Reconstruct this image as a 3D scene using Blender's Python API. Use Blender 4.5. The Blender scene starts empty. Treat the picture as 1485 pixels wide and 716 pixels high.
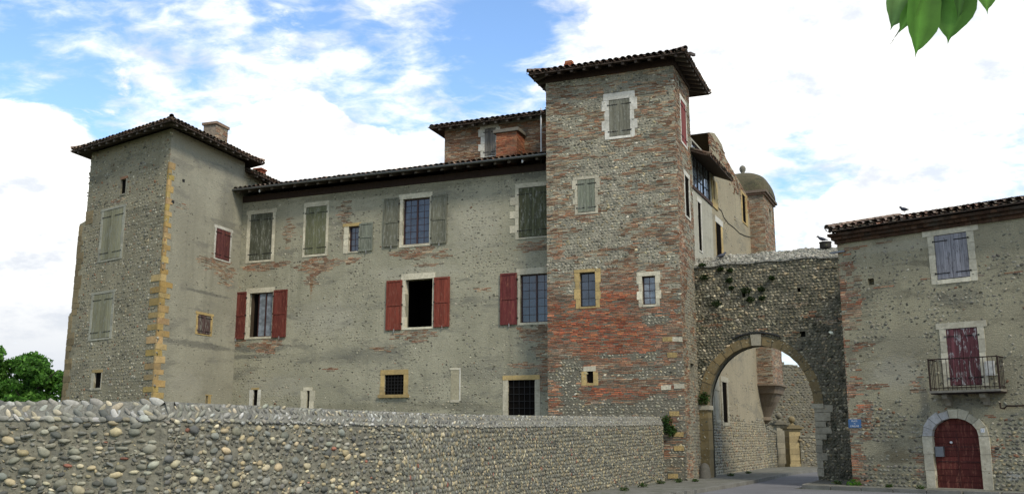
import bpy, math, random
import numpy as np
from math import radians as R, sin, cos, tan, pi
random.seed(5); RNG = np.random.default_rng(11)
S = bpy.context.scene
COL = S.collection

# ------------------------------------------------------------------ camera, world, sun
EYE = 1.7; PITCH = R(11.2); F = 1398.0; CX, CY = 742.5, 358.0
cam = bpy.data.objects.new("camera", bpy.data.cameras.new("camera")); COL.objects.link(cam)
cam.location = (0, 0, EYE); cam.rotation_euler = (R(90) + PITCH, 0, 0)
cam.data.sensor_width = 36; cam.data.lens = F / 1485 * 36
cam.data.clip_end = 3000; cam.data.clip_start = 0.05
S.camera = cam
S.view_settings.view_transform = 'Standard'; S.view_settings.look = 'None'
S.view_settings.exposure = 0.97; S.view_settings.gamma = 1.0
S.view_settings.use_curve_mapping = False

def raydir(px, py):
    x = (px - CX) / F; y = (CY - py) / F
    return np.array([x, cos(PITCH) - sin(PITCH) * y, sin(PITCH) + cos(PITCH) * y])
def proj(P):
    P = np.asarray(P, float); X = P[..., 0]; Y = P[..., 1]; Z = P[..., 2] - EYE
    f = Y * cos(PITCH) + Z * sin(PITCH); up = -Y * sin(PITCH) + Z * cos(PITCH)
    return CX + F * X / f, CY - F * up / f
def ground(px, py, z=0.0):
    d = raydir(px, py); k = (z - EYE) / d[2]
    return np.array([d[0] * k, d[1] * k])

SUN_AZ, SUN_EL = 148.0, 44.0            # azimuth from +Y towards +X
W = bpy.data.worlds.new("World"); S.world = W; W.use_nodes = True
nt = W.node_tree; nt.nodes.clear()
def N(nt, typ, **kw):
    n = nt.nodes.new(typ)
    for k, v in kw.items():
        if k.startswith('i_'): n.inputs[k[2:].replace('_', ' ')].default_value = v
        else: setattr(n, k, v)
    return n
def math_(nt, op, a, b=None, clamp=False):
    n = nt.nodes.new('ShaderNodeMath'); n.operation = op; n.use_clamp = clamp
    for i, x in enumerate((a, b)):
        if x is None: continue
        if isinstance(x, (int, float)): n.inputs[i].default_value = x
        else: nt.links.new(x, n.inputs[i])
    return n.outputs[0]
def mix_(nt, f, a, b, mode='MIX'):
    n = nt.nodes.new('ShaderNodeMix'); n.data_type = 'RGBA'; n.blend_type = mode
    for i, x in ((0, f), (6, a), (7, b)):
        if isinstance(x, (int, float)): n.inputs[i].default_value = x
        elif isinstance(x, tuple): n.inputs[i].default_value = x if len(x) == 4 else (*x, 1)
        else: nt.links.new(x, n.inputs[i])
    return n.outputs[2]
def ramp_(nt, f, lo, hi, smooth=True):
    n = nt.nodes.new('ShaderNodeMapRange'); n.interpolation_type = 'SMOOTHSTEP' if smooth else 'LINEAR'
    nt.links.new(f, n.inputs[0]); n.inputs[1].default_value = lo; n.inputs[2].default_value = hi
    return n.outputs[0]
def noise_(nt, vec, scale, detail=4, rough=.55, dist=0.0):
    n = nt.nodes.new('ShaderNodeTexNoise'); n.inputs['Scale'].default_value = scale
    n.inputs['Detail'].default_value = detail; n.inputs['Roughness'].default_value = rough
    n.inputs['Distortion'].default_value = dist
    if vec is not None: nt.links.new(vec, n.inputs['Vector'])
    return n.outputs[0]
def mapping_(nt, vec, scale=(1, 1, 1), loc=(0, 0, 0), rot=(0, 0, 0)):
    n = nt.nodes.new('ShaderNodeMapping'); nt.links.new(vec, n.inputs['Vector'])
    n.inputs['Scale'].default_value = scale; n.inputs['Location'].default_value = loc
    n.inputs['Rotation'].default_value = rot
    return n.outputs[0]

sky = N(nt, 'ShaderNodeTexSky', sky_type='NISHITA', sun_disc=False)
sky.sun_elevation = R(SUN_EL); sky.sun_rotation = R(SUN_AZ); sky.air_density = 1.0; sky.dust_density = 0.4; sky.ozone_density = 3.0
tc = N(nt, 'ShaderNodeTexCoord'); dirv = tc.outputs['Generated']
# a cloud deck: project the direction on a high plane so that clouds foreshorten towards the horizon
sep = N(nt, 'ShaderNodeSeparateXYZ'); nt.links.new(dirv, sep.inputs[0])
zz = math_(nt, 'ADD', math_(nt, 'MAXIMUM', sep.outputs[2], 0.0), 0.30)
cx_ = math_(nt, 'DIVIDE', sep.outputs[0], zz); cy_ = math_(nt, 'DIVIDE', sep.outputs[1], zz)
cmb = N(nt, 'ShaderNodeCombineXYZ'); nt.links.new(cx_, cmb.inputs[0]); nt.links.new(cy_, cmb.inputs[1])
deck = cmb.outputs[0]
warp = N(nt, 'ShaderNodeTexNoise'); warp.inputs['Scale'].default_value = 3.0; warp.inputs['Detail'].default_value = 3; nt.links.new(deck, warp.inputs['Vector'])
def lobes(acc, lst):
    for px, py, width, w in lst:
        d = raydir(px, py); d = d / np.linalg.norm(d)
        n = N(nt, 'ShaderNodeVectorMath', operation='DOT_PRODUCT'); nt.links.new(dirv, n.inputs[0]); n.inputs[1].default_value = tuple(d)
        acc = math_(nt, 'ADD', acc, math_(nt, 'MULTIPLY', ramp_(nt, n.outputs['Value'], cos(R(width)), 1.0), w))
    return acc
# heaped clouds with firm edges
big = noise_(nt, mapping_(nt, deck, (1, 1, 1), (3.1, 7.7, 0)), 5.5, 8, .6, .3)
heap = lobes(math_(nt, 'ADD', math_(nt, 'MULTIPLY', big, 1.6), -.62), [
    (445, 225, 5, .50), (590, 235, 4, .46), (350, 235, 4, .34), (30, 240, 5, .38), (20, 420, 12, .60), (690, 10, 3.5, .25),
    (980, 20, 7, .55), (1230, 40, 6, .40), (1280, 310, 5, .45), (1180, 330, 4, .3), (1330, 230, 4, .2), (150, 100, 3.5, .16),
    (40, 40, 6, -.4), (720, 70, 5, -.4), (560, 100, 5, -.3), (1110, 210, 5, -.4), (1190, 250, 3, -.3), (1400, 140, 6, -.3)])
# thin broken cloud, long in one direction
fine = noise_(nt, mapping_(nt, deck, (1, 1.5, 1), (1.3, 2.2, 5), (0, 0, R(24))), 15.0, 7, .6, .35)
mid = noise_(nt, mapping_(nt, deck, (1, 1.2, 1), (6.3, 2.2, 9), (0, 0, R(24))), 5.5, 5, .6, .5)
thin = lobes(math_(nt, 'ADD', math_(nt, 'MULTIPLY', math_(nt, 'ADD', math_(nt, 'MULTIPLY', fine, .5), math_(nt, 'MULTIPLY', mid, .5)), 2.6), -.76), [
    (35, 45, 6, -.30), (190, 10, 5, -.2), (130, 165, 3, -.4), (150, 150, 3, -.2), (700, 60, 4.5, -.45), (770, 40, 4, -.2), (500, 150, 4, -.2), (420, 25, 4, -.15), (160, 85, 5, .30), (330, 60, 6, .12), (1000, 120, 9, .42), (1230, 150, 13, .48), (1420, 170, 5, -.12), (1110, 215, 4, -.35), (1185, 245, 3.5, -.3), (1400, 60, 7, .15)])
mask = ramp_(nt, heap, .34, .52)
soft = math_(nt, 'MULTIPLY', ramp_(nt, thin, .18, .95), .93)
cloudcol = mix_(nt, ramp_(nt, noise_(nt, deck, 7.0, 6, .62), .33, .58), (.66, .70, .76), (1.14, 1.12, 1.06))
# greyer low clouds on the left horizon
low = ramp_(nt, sep.outputs[2], .02, .26)
cloudcol = mix_(nt, low, (.58, .61, .66), cloudcol)
skyb = N(nt, 'ShaderNodeHueSaturation'); skyb.inputs['Saturation'].default_value = 1.05; skyb.inputs['Value'].default_value = 1.15
nt.links.new(sky.outputs[0], skyb.inputs['Color'])
SKY_ST = 0.115
mul = N(nt, 'ShaderNodeVectorMath', operation='SCALE'); nt.links.new(cloudcol, mul.inputs[0]); mul.inputs['Scale'].default_value = 0.66 / SKY_ST
fac = math_(nt, 'MAXIMUM', mask, soft)
full = mix_(nt, fac, skyb.outputs[0], mul.outputs[0])
bg = N(nt, 'ShaderNodeBackground'); bg.inputs['Strength'].default_value = SKY_ST
nt.links.new(full, bg.inputs[0])
out = N(nt, 'ShaderNodeOutputWorld'); nt.links.new(bg.outputs[0], out.inputs[0])

sl = bpy.data.lights.new("sun", 'SUN'); sl.energy = 1.6; sl.angle = R(12); sl.color = (1, .92, .78)
so = bpy.data.objects.new("sun", sl); COL.objects.link(so); so.location = (40, -20, 60)
so.rotation_euler = (R(90 - SUN_EL), 0, R(180 - SUN_AZ))

# ------------------------------------------------------------------ frames and mesh builder
class Frame:
    """a vertical plane: u runs along it (left to right seen from outside), o outwards, z up"""
    def __init__(s, O, deg):
        s.O = np.array(O, float); a = R(deg); s.a = deg
        s.d = np.array([cos(a), sin(a)]); s.n = np.array([sin(a), -cos(a)])
    def w(s, u, z, o=0.0):
        u, z, o = np.broadcast_arrays(np.asarray(u, float), np.asarray(z, float), np.asarray(o, float))
        return np.stack([s.O[0] + s.d[0] * u + s.n[0] * o, s.O[1] + s.d[1] * u + s.n[1] * o, z], -1)
    def hit(s, px, py, off=0.0):
        r = raydir(px, py); O = s.O + s.n * off
        k = np.dot(O, s.n) / np.dot(r[:2], s.n); P = r * k
        return float(np.dot(P[:2] - s.O, s.d)), float(P[2] + EYE)
    def rect(s, xl, xr, yt, yb, off=0.0):
        ym = (yt + yb) / 2; xm = (xl + xr) / 2
        return s.hit(xl, ym, off)[0], s.hit(xr, ym, off)[0], s.hit(xm, yb, off)[1], s.hit(xm, yt, off)[1]
    def shifted(s, u=0, o=0): return Frame(s.O + s.d * u + s.n * o, s.a)

class MB:
    def __init__(s): s.V = []; s.Fc = []; s.C = []; s.Wv = []; s.n = 0; s.sm = []
    def add(s, V, faces, col, wuv=None, smooth=False):
        V = np.asarray(V, float).reshape(-1, 3); n = len(V)
        faces = np.asarray(faces, np.int64)
        s.V.append(V); s.Fc.append(faces + s.n)
        c = np.asarray(col, float)
        if c.ndim == 1: c = np.tile(c[:3], (n, 1))
        s.C.append(c); s.Wv.append(V.copy() if wuv is None else np.asarray(wuv, float).reshape(-1, 3))
        s.sm.append(np.full(len(faces), smooth)); s.n += n
    def quad(s, P, col, wuv=None): s.add(P, [[0, 1, 2, 3]], col, wuv)
    BF = np.array([[0, 3, 2, 1], [4, 5, 6, 7], [0, 1, 5, 4], [1, 2, 6, 5], [2, 3, 7, 6], [3, 0, 4, 7]])
    def boxes(s, fr, u0, u1, z0, z1, o0, o1, col, jit=0.0):
        u0, u1, z0, z1, o0, o1 = [np.atleast_1d(np.asarray(x, float)) for x in np.broadcast_arrays(u0, u1, z0, z1, o0, o1)]
        n = len(u0)
        U = np.stack([u0, u1, u1, u0, u0, u1, u1, u0], 1); O = np.stack([o0] * 4 + [o1] * 4, 1)
        Z = np.stack([z0, z0, z1, z1, z0, z0, z1, z1], 1)
        if jit:
            U = U + RNG.normal(0, jit, U.shape); Z = Z + RNG.normal(0, jit * .6, Z.shape); O = O + RNG.normal(0, jit * .4, O.shape)
        P = fr.w(U, Z, O).reshape(-1, 3)
        Fc = (s.BF[None] + (np.arange(n) * 8)[:, None, None]).reshape(-1, 4)
        c = np.asarray(col, float)
        if c.ndim == 2: c = np.repeat(c, 8, 0)
        s.add(P, Fc, c, np.stack([U, O, Z], -1).reshape(-1, 3))
    def box(s, fr, u0, u1, z0, z1, o0, o1, col, jit=0.0): s.boxes(fr, u0, u1, z0, z1, o0, o1, col, jit)
    def blobs(s, fr, U, Z, O, ru, rz, ro, rot, col, tm, lump=.12):
        U, Z, O, ru, rz, ro, rot = [np.atleast_1d(np.asarray(x, float)) for x in np.broadcast_arrays(U, Z, O, ru, rz, ro, rot)]
        tv, tf = tm; n = len(U); k = len(tv)
        L = 1 + RNG.normal(0, lump, (n, k))
        a = tv[None, :, 0] * ru[:, None] * L; b = tv[None, :, 1] * rz[:, None] * L; c = tv[None, :, 2] * ro[:, None] * L
        ca, sa = np.cos(rot)[:, None], np.sin(rot)[:, None]
        uu = U[:, None] + a * ca - b * sa; zz = Z[:, None] + a * sa + b * ca; oo = O[:, None] + c
        P = fr.w(uu, zz, oo).reshape(-1, 3)
        Fc = (tf[None] + (np.arange(n) * k)[:, None, None]).reshape(-1, tf.shape[1])
        cc = np.repeat(np.asarray(col, float), k, 0)
        s.add(P, Fc, cc, np.stack([uu, oo, zz], -1).reshape(-1, 3), True)
    def tube(s, pts, r, col, seg=8, cap=True):
        pts = [np.array(p, float) for p in pts]; n = len(pts)
        rr = r if hasattr(r, '__len__') else [r] * n
        rings = []
        for i, p in enumerate(pts):
            t = pts[min(i + 1, n - 1)] - pts[max(i - 1, 0)]; t = t / (np.linalg.norm(t) + 1e-9)
            h = np.array([0, 0, 1.0]) if abs(t[2]) < .9 else np.array([1.0, 0, 0])
            x = np.cross(t, h); x /= np.linalg.norm(x); y = np.cross(t, x)
            an = np.arange(seg) * 2 * pi / seg
            rings.append(p + rr[i] * (np.cos(an)[:, None] * x + np.sin(an)[:, None] * y))
        V = np.concatenate(rings); Fc = []
        for i in range(n - 1):
            for j in range(seg):
                a, b = i * seg + j, i * seg + (j + 1) % seg
                Fc.append([a, b, b + seg, a + seg])
        s.add(V, Fc, col, None, True)
        if cap:
            for i, ring in ((0, rings[0]), (n - 1, rings[-1])):
                V = np.concatenate([ring, [pts[i]]]); s.add(V, [[j, (j + 1) % seg, seg] for j in range(seg)], col)
    def lathe(s, c, prof, col, seg=20):
        an = np.arange(seg) * 2 * pi / seg
        V = np.concatenate([np.stack([c[0] + r * np.cos(an), c[1] + r * np.sin(an), np.full(seg, c[2] + z)], 1) for r, z in prof])
        Fc = [[i * seg + j, i * seg + (j + 1) % seg, (i + 1) * seg + (j + 1) % seg, (i + 1) * seg + j] for i in range(len(prof) - 1) for j in range(seg)]
        s.add(V, Fc, col, None, True)
    def build(s, name, mat, parent=None, loc=None):
        me = bpy.data.meshes.new(name)
        V = np.concatenate(s.V); L = np.zeros(3)
        if parent is not None: L = thing_loc(parent)
        elif loc is not None: L = np.array(loc, float)
        V = V - L
        me.vertices.add(len(V)); me.vertices.foreach_set('co', V.astype(np.float32).ravel())
        tot = np.concatenate([np.full(len(f), f.shape[1]) for f in s.Fc]); idx = np.concatenate([f.ravel() for f in s.Fc])
        me.loops.add(len(idx)); me.loops.foreach_set('vertex_index', idx.astype(np.int32))
        me.polygons.add(len(tot)); st = np.concatenate([[0], np.cumsum(tot)[:-1]])
        me.polygons.foreach_set('loop_start', st.astype(np.int32)); me.polygons.foreach_set('loop_total', tot.astype(np.int32))
        me.polygons.foreach_set('use_smooth', np.concatenate(s.sm))
        me.update(calc_edges=True); me.validate()
        C = np.concatenate(s.C); C = np.concatenate([np.clip(C, 0, 1), np.ones((len(C), 1))], 1)
        at = me.attributes.new('Col', 'FLOAT_COLOR', 'POINT'); at.data.foreach_set('color', C.astype(np.float32).ravel())
        at = me.attributes.new('wuv', 'FLOAT_VECTOR', 'POINT'); at.data.foreach_set('vector', np.concatenate(s.Wv).astype(np.float32).ravel())
        me.materials.append(mat)
        o = bpy.data.objects.new(name, me); COL.objects.link(o)
        if parent is not None: o.parent = parent
        elif loc is not None: o.location = loc
        return o
def thing_loc(o):
    L = np.zeros(3)
    while o is not None:
        L += np.array(o.location); o = o.parent
    return L
def ico(sub):
    import bmesh
    bm = bmesh.new(); bmesh.ops.create_icosphere(bm, subdivisions=sub, radius=1)
    v = np.array([tuple(x.co) for x in bm.verts]); f = np.array([[y.index for y in x.verts] for x in bm.faces]); bm.free()
    return v, f
ICO1 = ico(1); ICO2 = ico(2)

def thing(name, loc, label, cat, group=None):
    o = bpy.data.objects.new(name, None); COL.objects.link(o); o.location = loc; o.empty_display_size = .5
    o['label'] = label; o['category'] = cat
    if group: o['group'] = group
    return o
def tag(o, label=None, cat=None, group=None, kind=None):
    for k, v in (('label', label), ('category', cat), ('group', group), ('kind', kind)):
        if v: o[k] = v
    return o

# value noise in numpy for laying masonry
def vn(x, y, seed=0):
    x = np.asarray(x, float); y = np.asarray(y, float)
    xi = np.floor(x).astype(np.int64); yi = np.floor(y).astype(np.int64); fx = x - xi; fy = y - yi
    fx = fx * fx * (3 - 2 * fx); fy = fy * fy * (3 - 2 * fy)
    def h(a, b):
        n = (a * 374761393 + b * 668265263 + seed * 1442695041) & 0xffffffff
        n = ((n ^ (n >> 13)) * 1274126177) & 0xffffffff
        return ((n ^ (n >> 16)) & 0xffff) / 65535.0
    return (h(xi, yi) * (1 - fx) + h(xi + 1, yi) * fx) * (1 - fy) + (h(xi, yi + 1) * (1 - fx) + h(xi + 1, yi + 1) * fx) * fy
def fbm(x, y, seed=0): return .55 * vn(x, y, seed) + .3 * vn(np.asarray(x) * 2.1, np.asarray(y) * 2.1, seed + 1) + .15 * vn(np.asarray(x) * 4.3, np.asarray(y) * 4.3, seed + 2)

# ------------------------------------------------------------------ materials
def newmat(name):
    m = bpy.data.materials.new(name); m.use_nodes = True; t = m.node_tree; t.nodes.clear()
    b = N(t, 'ShaderNodeBsdfPrincipled'); o = N(t, 'ShaderNodeOutputMaterial'); t.links.new(b.outputs[0], o.inputs[0])
    b.inputs['Specular IOR Level'].default_value = .25
    return m, t, b
def attr(t, n, vec=False):
    a = N(t, 'ShaderNodeAttribute', attribute_name=n); return a.outputs['Vector'] if vec else a.outputs['Color']
def bump(t, b, h, st, dist):
    n = N(t, 'ShaderNodeBump'); n.inputs['Strength'].default_value = st; n.inputs['Distance'].default_value = dist
    t.links.new(h, n.inputs['Height']); t.links.new(n.outputs[0], b.inputs['Normal'])
def piece_mat(name, rough=.9, sc=14, var=.35, bst=.6, bd=.01, dirt=None, dirtamt=.35, lichen=None):
    """colour comes with each stone, brick or board; noise breaks it up"""
    m, t, b = newmat(name); c = attr(t, 'Col'); w = attr(t, 'wuv', True)
    n1 = noise_(t, w, sc, 5, .65); n2 = noise_(t, w, sc * .22, 4, .6)
    f = math_(t, 'ADD', math_(t, 'MULTIPLY', ramp_(t, n1, .3, .7, False), var), 1 - var / 2)
    f = math_(t, 'MULTIPLY', f, math_(t, 'ADD', math_(t, 'MULTIPLY', n2, .5), .75))
    sc_ = N(t, 'ShaderNodeVectorMath', operation='SCALE'); t.links.new(c, sc_.inputs[0]); t.links.new(f, sc_.inputs['Scale'])
    colr = sc_.outputs[0]
    if dirt:
        n3 = noise_(t, mapping_(t, w, (1, 1, 1), (9, 4, 2)), 1.7, 7, .7)
        colr = mix_(t, math_(t, 'MULTIPLY', ramp_(t, n3, .47, .66), dirtamt), colr, dirt)
    if lichen:
        n4 = noise_(t, mapping_(t, w, (1, 1, 1), (2, 14, 8)), 6.0, 6, .7)
        colr = mix_(t, ramp_(t, n4, .56, .68), colr, lichen)
    t.links.new(colr, b.inputs['Base Color']); b.inputs['Roughness'].default_value = rough
    bump(t, b, n1, bst, bd)
    return m
def plaster_mat(name, c1, c2, c3, pit=.5, grain=1.0, rows=0.3, stains=()):
    m, t, b = newmat(name); w = attr(t, 'wuv', True)
    base = mix_(t, ramp_(t, noise_(t, w, .42, 6, .62, .3), .36, .64), c1, c2)
    base = mix_(t, ramp_(t, noise_(t, mapping_(t, w, (.55, 1, 1.7), (5, 3, 1)), .9, 6, .7, .4), .50, .66), base, c3)
    # streaks where water ran down
    st = noise_(t, mapping_(t, w, (2.2, 1, .16), (0, 0, 3)), 1.2, 6, .65)
    base = mix_(t, math_(t, 'MULTIPLY', ramp_(t, st, .52, .72), .45), base, tuple(x * .55 for x in c1))
    mid = noise_(t, mapping_(t, w, (1, 1, 1.9)), 5.5, 6, .72)
    base = mix_(t, math_(t, 'MULTIPLY', ramp_(t, mid, .35, .68, False), .55), base, tuple(x * .62 for x in c2))
    gr = noise_(t, mapping_(t, w, (1, 1, 1.6)), 26, 5, .7)
    g = math_(t, 'ADD', math_(t, 'MULTIPLY', ramp_(t, gr, .28, .72, False), .55 * grain), 1 - .27 * grain)
    s = N(t, 'ShaderNodeVectorMath', operation='SCALE'); t.links.new(base, s.inputs[0]); t.links.new(g, s.inputs['Scale'])
    colr = s.outputs[0]
    edge = noise_(t, mapping_(t, w, (1, 1, 2.0)), 3.0, 7, .75)
    for (u_, z_, ru_, rz_, sc_c, amt) in stains:      # soot bands, rust runs, newer patches: marks with a place of their own
        sb = N(t, 'ShaderNodeVectorMath', operation='SUBTRACT'); t.links.new(w, sb.inputs[0]); sb.inputs[1].default_value = (u_, 0, z_)
        ml = N(t, 'ShaderNodeVectorMath', operation='MULTIPLY'); t.links.new(sb.outputs[0], ml.inputs[0]); ml.inputs[1].default_value = (1 / ru_, 0, 1 / rz_)
        ln = N(t, 'ShaderNodeVectorMath', operation='LENGTH'); t.links.new(ml.outputs[0], ln.inputs[0])
        q = math_(t, 'SUBTRACT', math_(t, 'ADD', math_(t, 'MULTIPLY', edge, 2.6), -.35), ln.outputs['Value'])
        colr = mix_(t, math_(t, 'MULTIPLY', ramp_(t, q, -.1, .5), amt), colr, sc_c)
    v = N(t, 'ShaderNodeTexVoronoi'); v.inputs['Scale'].default_value = 3.4; v.inputs['Randomness'].default_value = 1
    t.links.new(mapping_(t, w, (1, 1, 1.5)), v.inputs['Vector'])
    sepc = N(t, 'ShaderNodeSeparateColor'); t.links.new(v.outputs['Color'], sepc.inputs[0])
    siz = math_(t, 'MULTIPLY', math_(t, 'POWER', sepc.outputs[0], 3.0), .26)
    pm = math_(t, 'MULTIPLY', math_(t, 'LESS_THAN', v.outputs['Distance'], siz), pit)
    colr = mix_(t, pm, colr, tuple(x * .28 for x in c1))
    t.links.new(colr, b.inputs['Base Color']); b.inputs['Roughness'].default_value = .93
    rowm = noise_(t, mapping_(t, w, (1, 1, 3.0)), 7, 5, .7)
    h = math_(t, 'ADD', math_(t, 'MULTIPLY', gr, .5), math_(t, 'MULTIPLY', rowm, .8 + rows))
    h = math_(t, 'SUBTRACT', h, math_(t, 'MULTIPLY', pm, .8))
    bump(t, b, h, .75, .035)
    return m
def wood_mat(name, rough=.75, wear=None, wearlo=.56, wearhi=.66):
    m, t, b = newmat(name); c = attr(t, 'Col'); w = attr(t, 'wuv', True)
    n1 = noise_(t, mapping_(t, w, (30, 30, 1.6)), 1.0, 5, .7)
    f = math_(t, 'ADD', math_(t, 'MULTIPLY', ramp_(t, n1, .3, .7, False), .75), .60)
    s = N(t, 'ShaderNodeVectorMath', operation='SCALE'); t.links.new(c, s.inputs[0]); t.links.new(f, s.inputs['Scale'])
    colr = s.outputs[0]
    if wear:
        n2 = noise_(t, mapping_(t, w, (9, 9, 2.4), (7, 1, 2)), 1.3, 6, .75)
        colr = mix_(t, ramp_(t, n2, wearlo, wearhi), colr, wear)
    t.links.new(colr, b.inputs['Base Color']); b.inputs['Roughness'].default_value = rough
    bump(t, b, n1, .4, .008)
    return m
def plain(name, col, rough=.6, metal=0.0, spec=.4, sc=20, var=.3):
    m, t, b = newmat(name); g = N(t, 'ShaderNodeTexCoord').outputs['Object']
    n1 = noise_(t, g, sc, 4, .6)
    f = math_(t, 'ADD', math_(t, 'MULTIPLY', n1, var * 2), 1 - var)
    s = N(t, 'ShaderNodeVectorMath', operation='SCALE'); s.inputs[0].default_value = col; t.links.new(f, s.inputs['Scale'])
    t.links.new(s.outputs[0], b.inputs['Base Color']); b.inputs['Roughness'].default_value = rough
    b.inputs['Metallic'].default_value = metal; b.inputs['Specular IOR Level'].default_value = spec
    return m
M = {}
M['masonry'] = piece_mat('masonry', .95, 16, .75, 1.0, .018, (.075, .075, .06), .4)
M['rubble'] = piece_mat('dark rubble', .93, 14, .6, .8, .014, (.028, .032, .020), .65, (.10, .105, .05))
M['cobble'] = piece_mat('cobble stones', .85, 22, .45, .5, .006)
M['mortar'] = piece_mat('mortar', .96, 9, .7, 1.0, .03, (.10, .10, .085), .5)
M['limed'] = piece_mat('limed mortar', .95, 16, .7, 1.0, .03, (.10, .10, .085), .6, (.46, .46, .43))
M['dress'] = piece_mat('dressed stone', .88, 11, .4, .6, .01, (.16, .14, .09), .35)
M['plaster_ochre'] = plaster_mat('ochre render', (.28, .24, .16), (.33, .285, .19), (.20, .18, .13), .7, 1.3)
M['plaster_white'] = plaster_mat('white render', (.35, .33, .26), (.39, .37, .29), (.30, .285, .225), .2, .7)
M['plaster_tower'] = plaster_mat('rough grey render', (.205, .183, .12), (.28, .25, .165), (.138, .125, .084), .9, 1.8)
M['tile'] = piece_mat('clay tiles', .9, 12, .5, .6, .01, (.05, .05, .04), .6, (.12, .12, .07))
M['rafterwood'] = wood_mat('old timber', .85)
M['wood'] = wood_mat('painted boards', .8, (.22, .22, .18), .49, .68)
M['redwood'] = wood_mat('red painted boards', .8, (.19, .07, .045), .50, .68)
M['greywood'] = wood_mat('bare grey boards', .9, (.10, .095, .10), .52, .66)
M['peelwood'] = wood_mat('flaking red boards', .9, (.26, .245, .235), .54, .60)
M['darkpaint'] = plain('dark brown paint', (.035, .012, .010), .5)
M['iron'] = plain('black iron', (.012, .011, .010), .6, .3)
M['rust'] = plain('rusty iron', (.022, .012, .009), .8, .2, .3, 30, .5)
M['zinc'] = plain('grey zinc', (.16, .165, .17), .45, .6, .5)
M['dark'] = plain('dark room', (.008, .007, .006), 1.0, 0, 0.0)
M['white'] = plain('white', (.6, .6, .58), .6, 0, .3, 6, .1)
M['blue'] = plain('blue enamel', (.035, .10, .22), .3, 0, .5, 6, .1)
M['plant'] = piece_mat('leaves', .6, 8, .4, .1, .002)
M['feather'] = plain('slate feathers', (.03, .033, .045), .6)
def glass_mat(name, c, rough=.06):
    m, t, b = newmat(name); w = attr(t, 'wuv', True)
    n1 = noise_(t, w, 4.0, 3, .5)
    t.links.new(mix_(t, ramp_(t, n1, .35, .65), c, tuple(x * .5 for x in c)), b.inputs['Base Color'])
    b.inputs['Roughness'].default_value = rough; b.inputs['Specular IOR Level'].default_value = .8
    bump(t, b, n1, .12, .02)
    return m
M['glass'] = glass_mat('window glass', (.030, .040, .060))
M['glass_pale'] = glass_mat('pale sky-toned glass', (.22, .25, .28), .1)  # sky reflection painted into the pale base colour, with the curtain behind
M['glass_dark'] = glass_mat('dark glass', (.008, .008, .008), .15)

def rgb(*a): return np.array(a, float)
BR_RED = rgb(.27, .072, .032); BR_OR = rgb(.35, .125, .055); BR_BRN = rgb(.20, .105, .058); BR_GREY = rgb(.27, .20, .125)
ST_GREY = rgb(.235, .22, .165); ST_TAN = rgb(.33, .275, .165); ST_DARK = rgb(.095, .088, .068); ST_PALE = rgb(.38, .35, .27); MORT = rgb(.265, .243, .178)
YEL = rgb(.38, .275, .115); CREAM = rgb(.46, .42, .31); WHITE_ST = rgb(.50, .48, .41)

def pick(n, cols, ws, sd=.18):
    ws = (list(ws) + [1] * 9)[:len(cols)]
    idx = RNG.choice(len(cols), n, p=np.array(ws) / sum(ws)); c = np.array(cols)[idx]
    return c * np.exp(RNG.normal(0, sd, (n, 1))) * (1 + RNG.normal(0, .02, (n, 3)) * np.array([1, .6, 1.3]))

# ------------------------------------------------------------------ walls with openings
class Hole:
    def __init__(s, u0, u1, z0, z1, spring=None, depth=.30):
        s.u0, s.u1, s.z0, s.z1, s.sp, s.d = u0, u1, z0, z1, spring, depth
    def top(s, u):
        if s.sp is None: return s.z1
        x = max(-1, min(1, (u - (s.u0 + s.u1) / 2) / ((s.u1 - s.u0) / 2)))
        return s.sp + (s.z1 - s.sp) * math.sqrt(max(0, 1 - x * x))
    def outline(s):
        if s.sp is None: return [(s.u0, s.z0), (s.u0, s.z1), (s.u1, s.z1), (s.u1, s.z0)]
        k = [(s.u0 + (s.u1 - s.u0) * (1 - cos(pi * i / 24)) / 2) for i in range(25)]
        return [(s.u0, s.z0)] + [(u, s.top(u)) for u in k] + [(s.u1, s.z0)]
def wallface(mb, fr, u0, u1, z0, z1, holes=(), col=MORT, ztop=None, extra=(), o=0.0, reveal=True, ubot=None):
    """z1 or ztop(u): the upper edge; ubot(u): the lower edge"""
    us = {u0, u1, *extra}
    for h in holes:
        us |= {p[0] for p in h.outline()}
    us = sorted(x for x in us if u0 - 1e-6 <= x <= u1 + 1e-6)
    zt = ztop or (lambda u: z1); zb = ubot or (lambda u: z0)
    for a, b in zip(us[:-1], us[1:]):
        if b - a < 1e-5: continue
        m = (a + b) / 2
        hs = sorted([h for h in holes if h.u0 < m < h.u1], key=lambda h: h.z0)
        la, lb = zb(a), zb(b)
        for h in hs:
            if h.z0 > min(la, lb) + 1e-4:
                mb.add(fr.w([a, b, b, a], [la, lb, h.z0, h.z0], o), [[0, 1, 2, 3]], col, np.stack([[a, b, b, a], [0] * 4, [la, lb, h.z0, h.z0]], 1))
            la, lb = h.top(a), h.top(b)
        ta, tb = zt(a), zt(b)
        if hs: ta = max(ta, la + .001); tb = max(tb, lb + .001)
        mb.add(fr.w([a, b, b, a], [la, lb, tb, ta], o), [[0, 1, 2, 3]], col, np.stack([[a, b, b, a], [0] * 4, [la, lb, tb, ta]], 1))
    if reveal:
        for h in holes:
            ol = h.outline(); pts = ol + [ol[0]]
            for (a, za), (b, zb_) in zip(pts[:-1], pts[1:]):
                if abs(a - b) < 1e-6 and abs(za - zb_) < 1e-6: continue
                mb.add(fr.w([a, b, b, a], [za, zb_, zb_, za], [o, o, o - h.d, o - h.d]), [[0, 1, 2, 3]], col,
                       np.stack([[a, b, b, a], [0, 0, h.d, h.d], [za, zb_, zb_, za]], 1))
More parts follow.
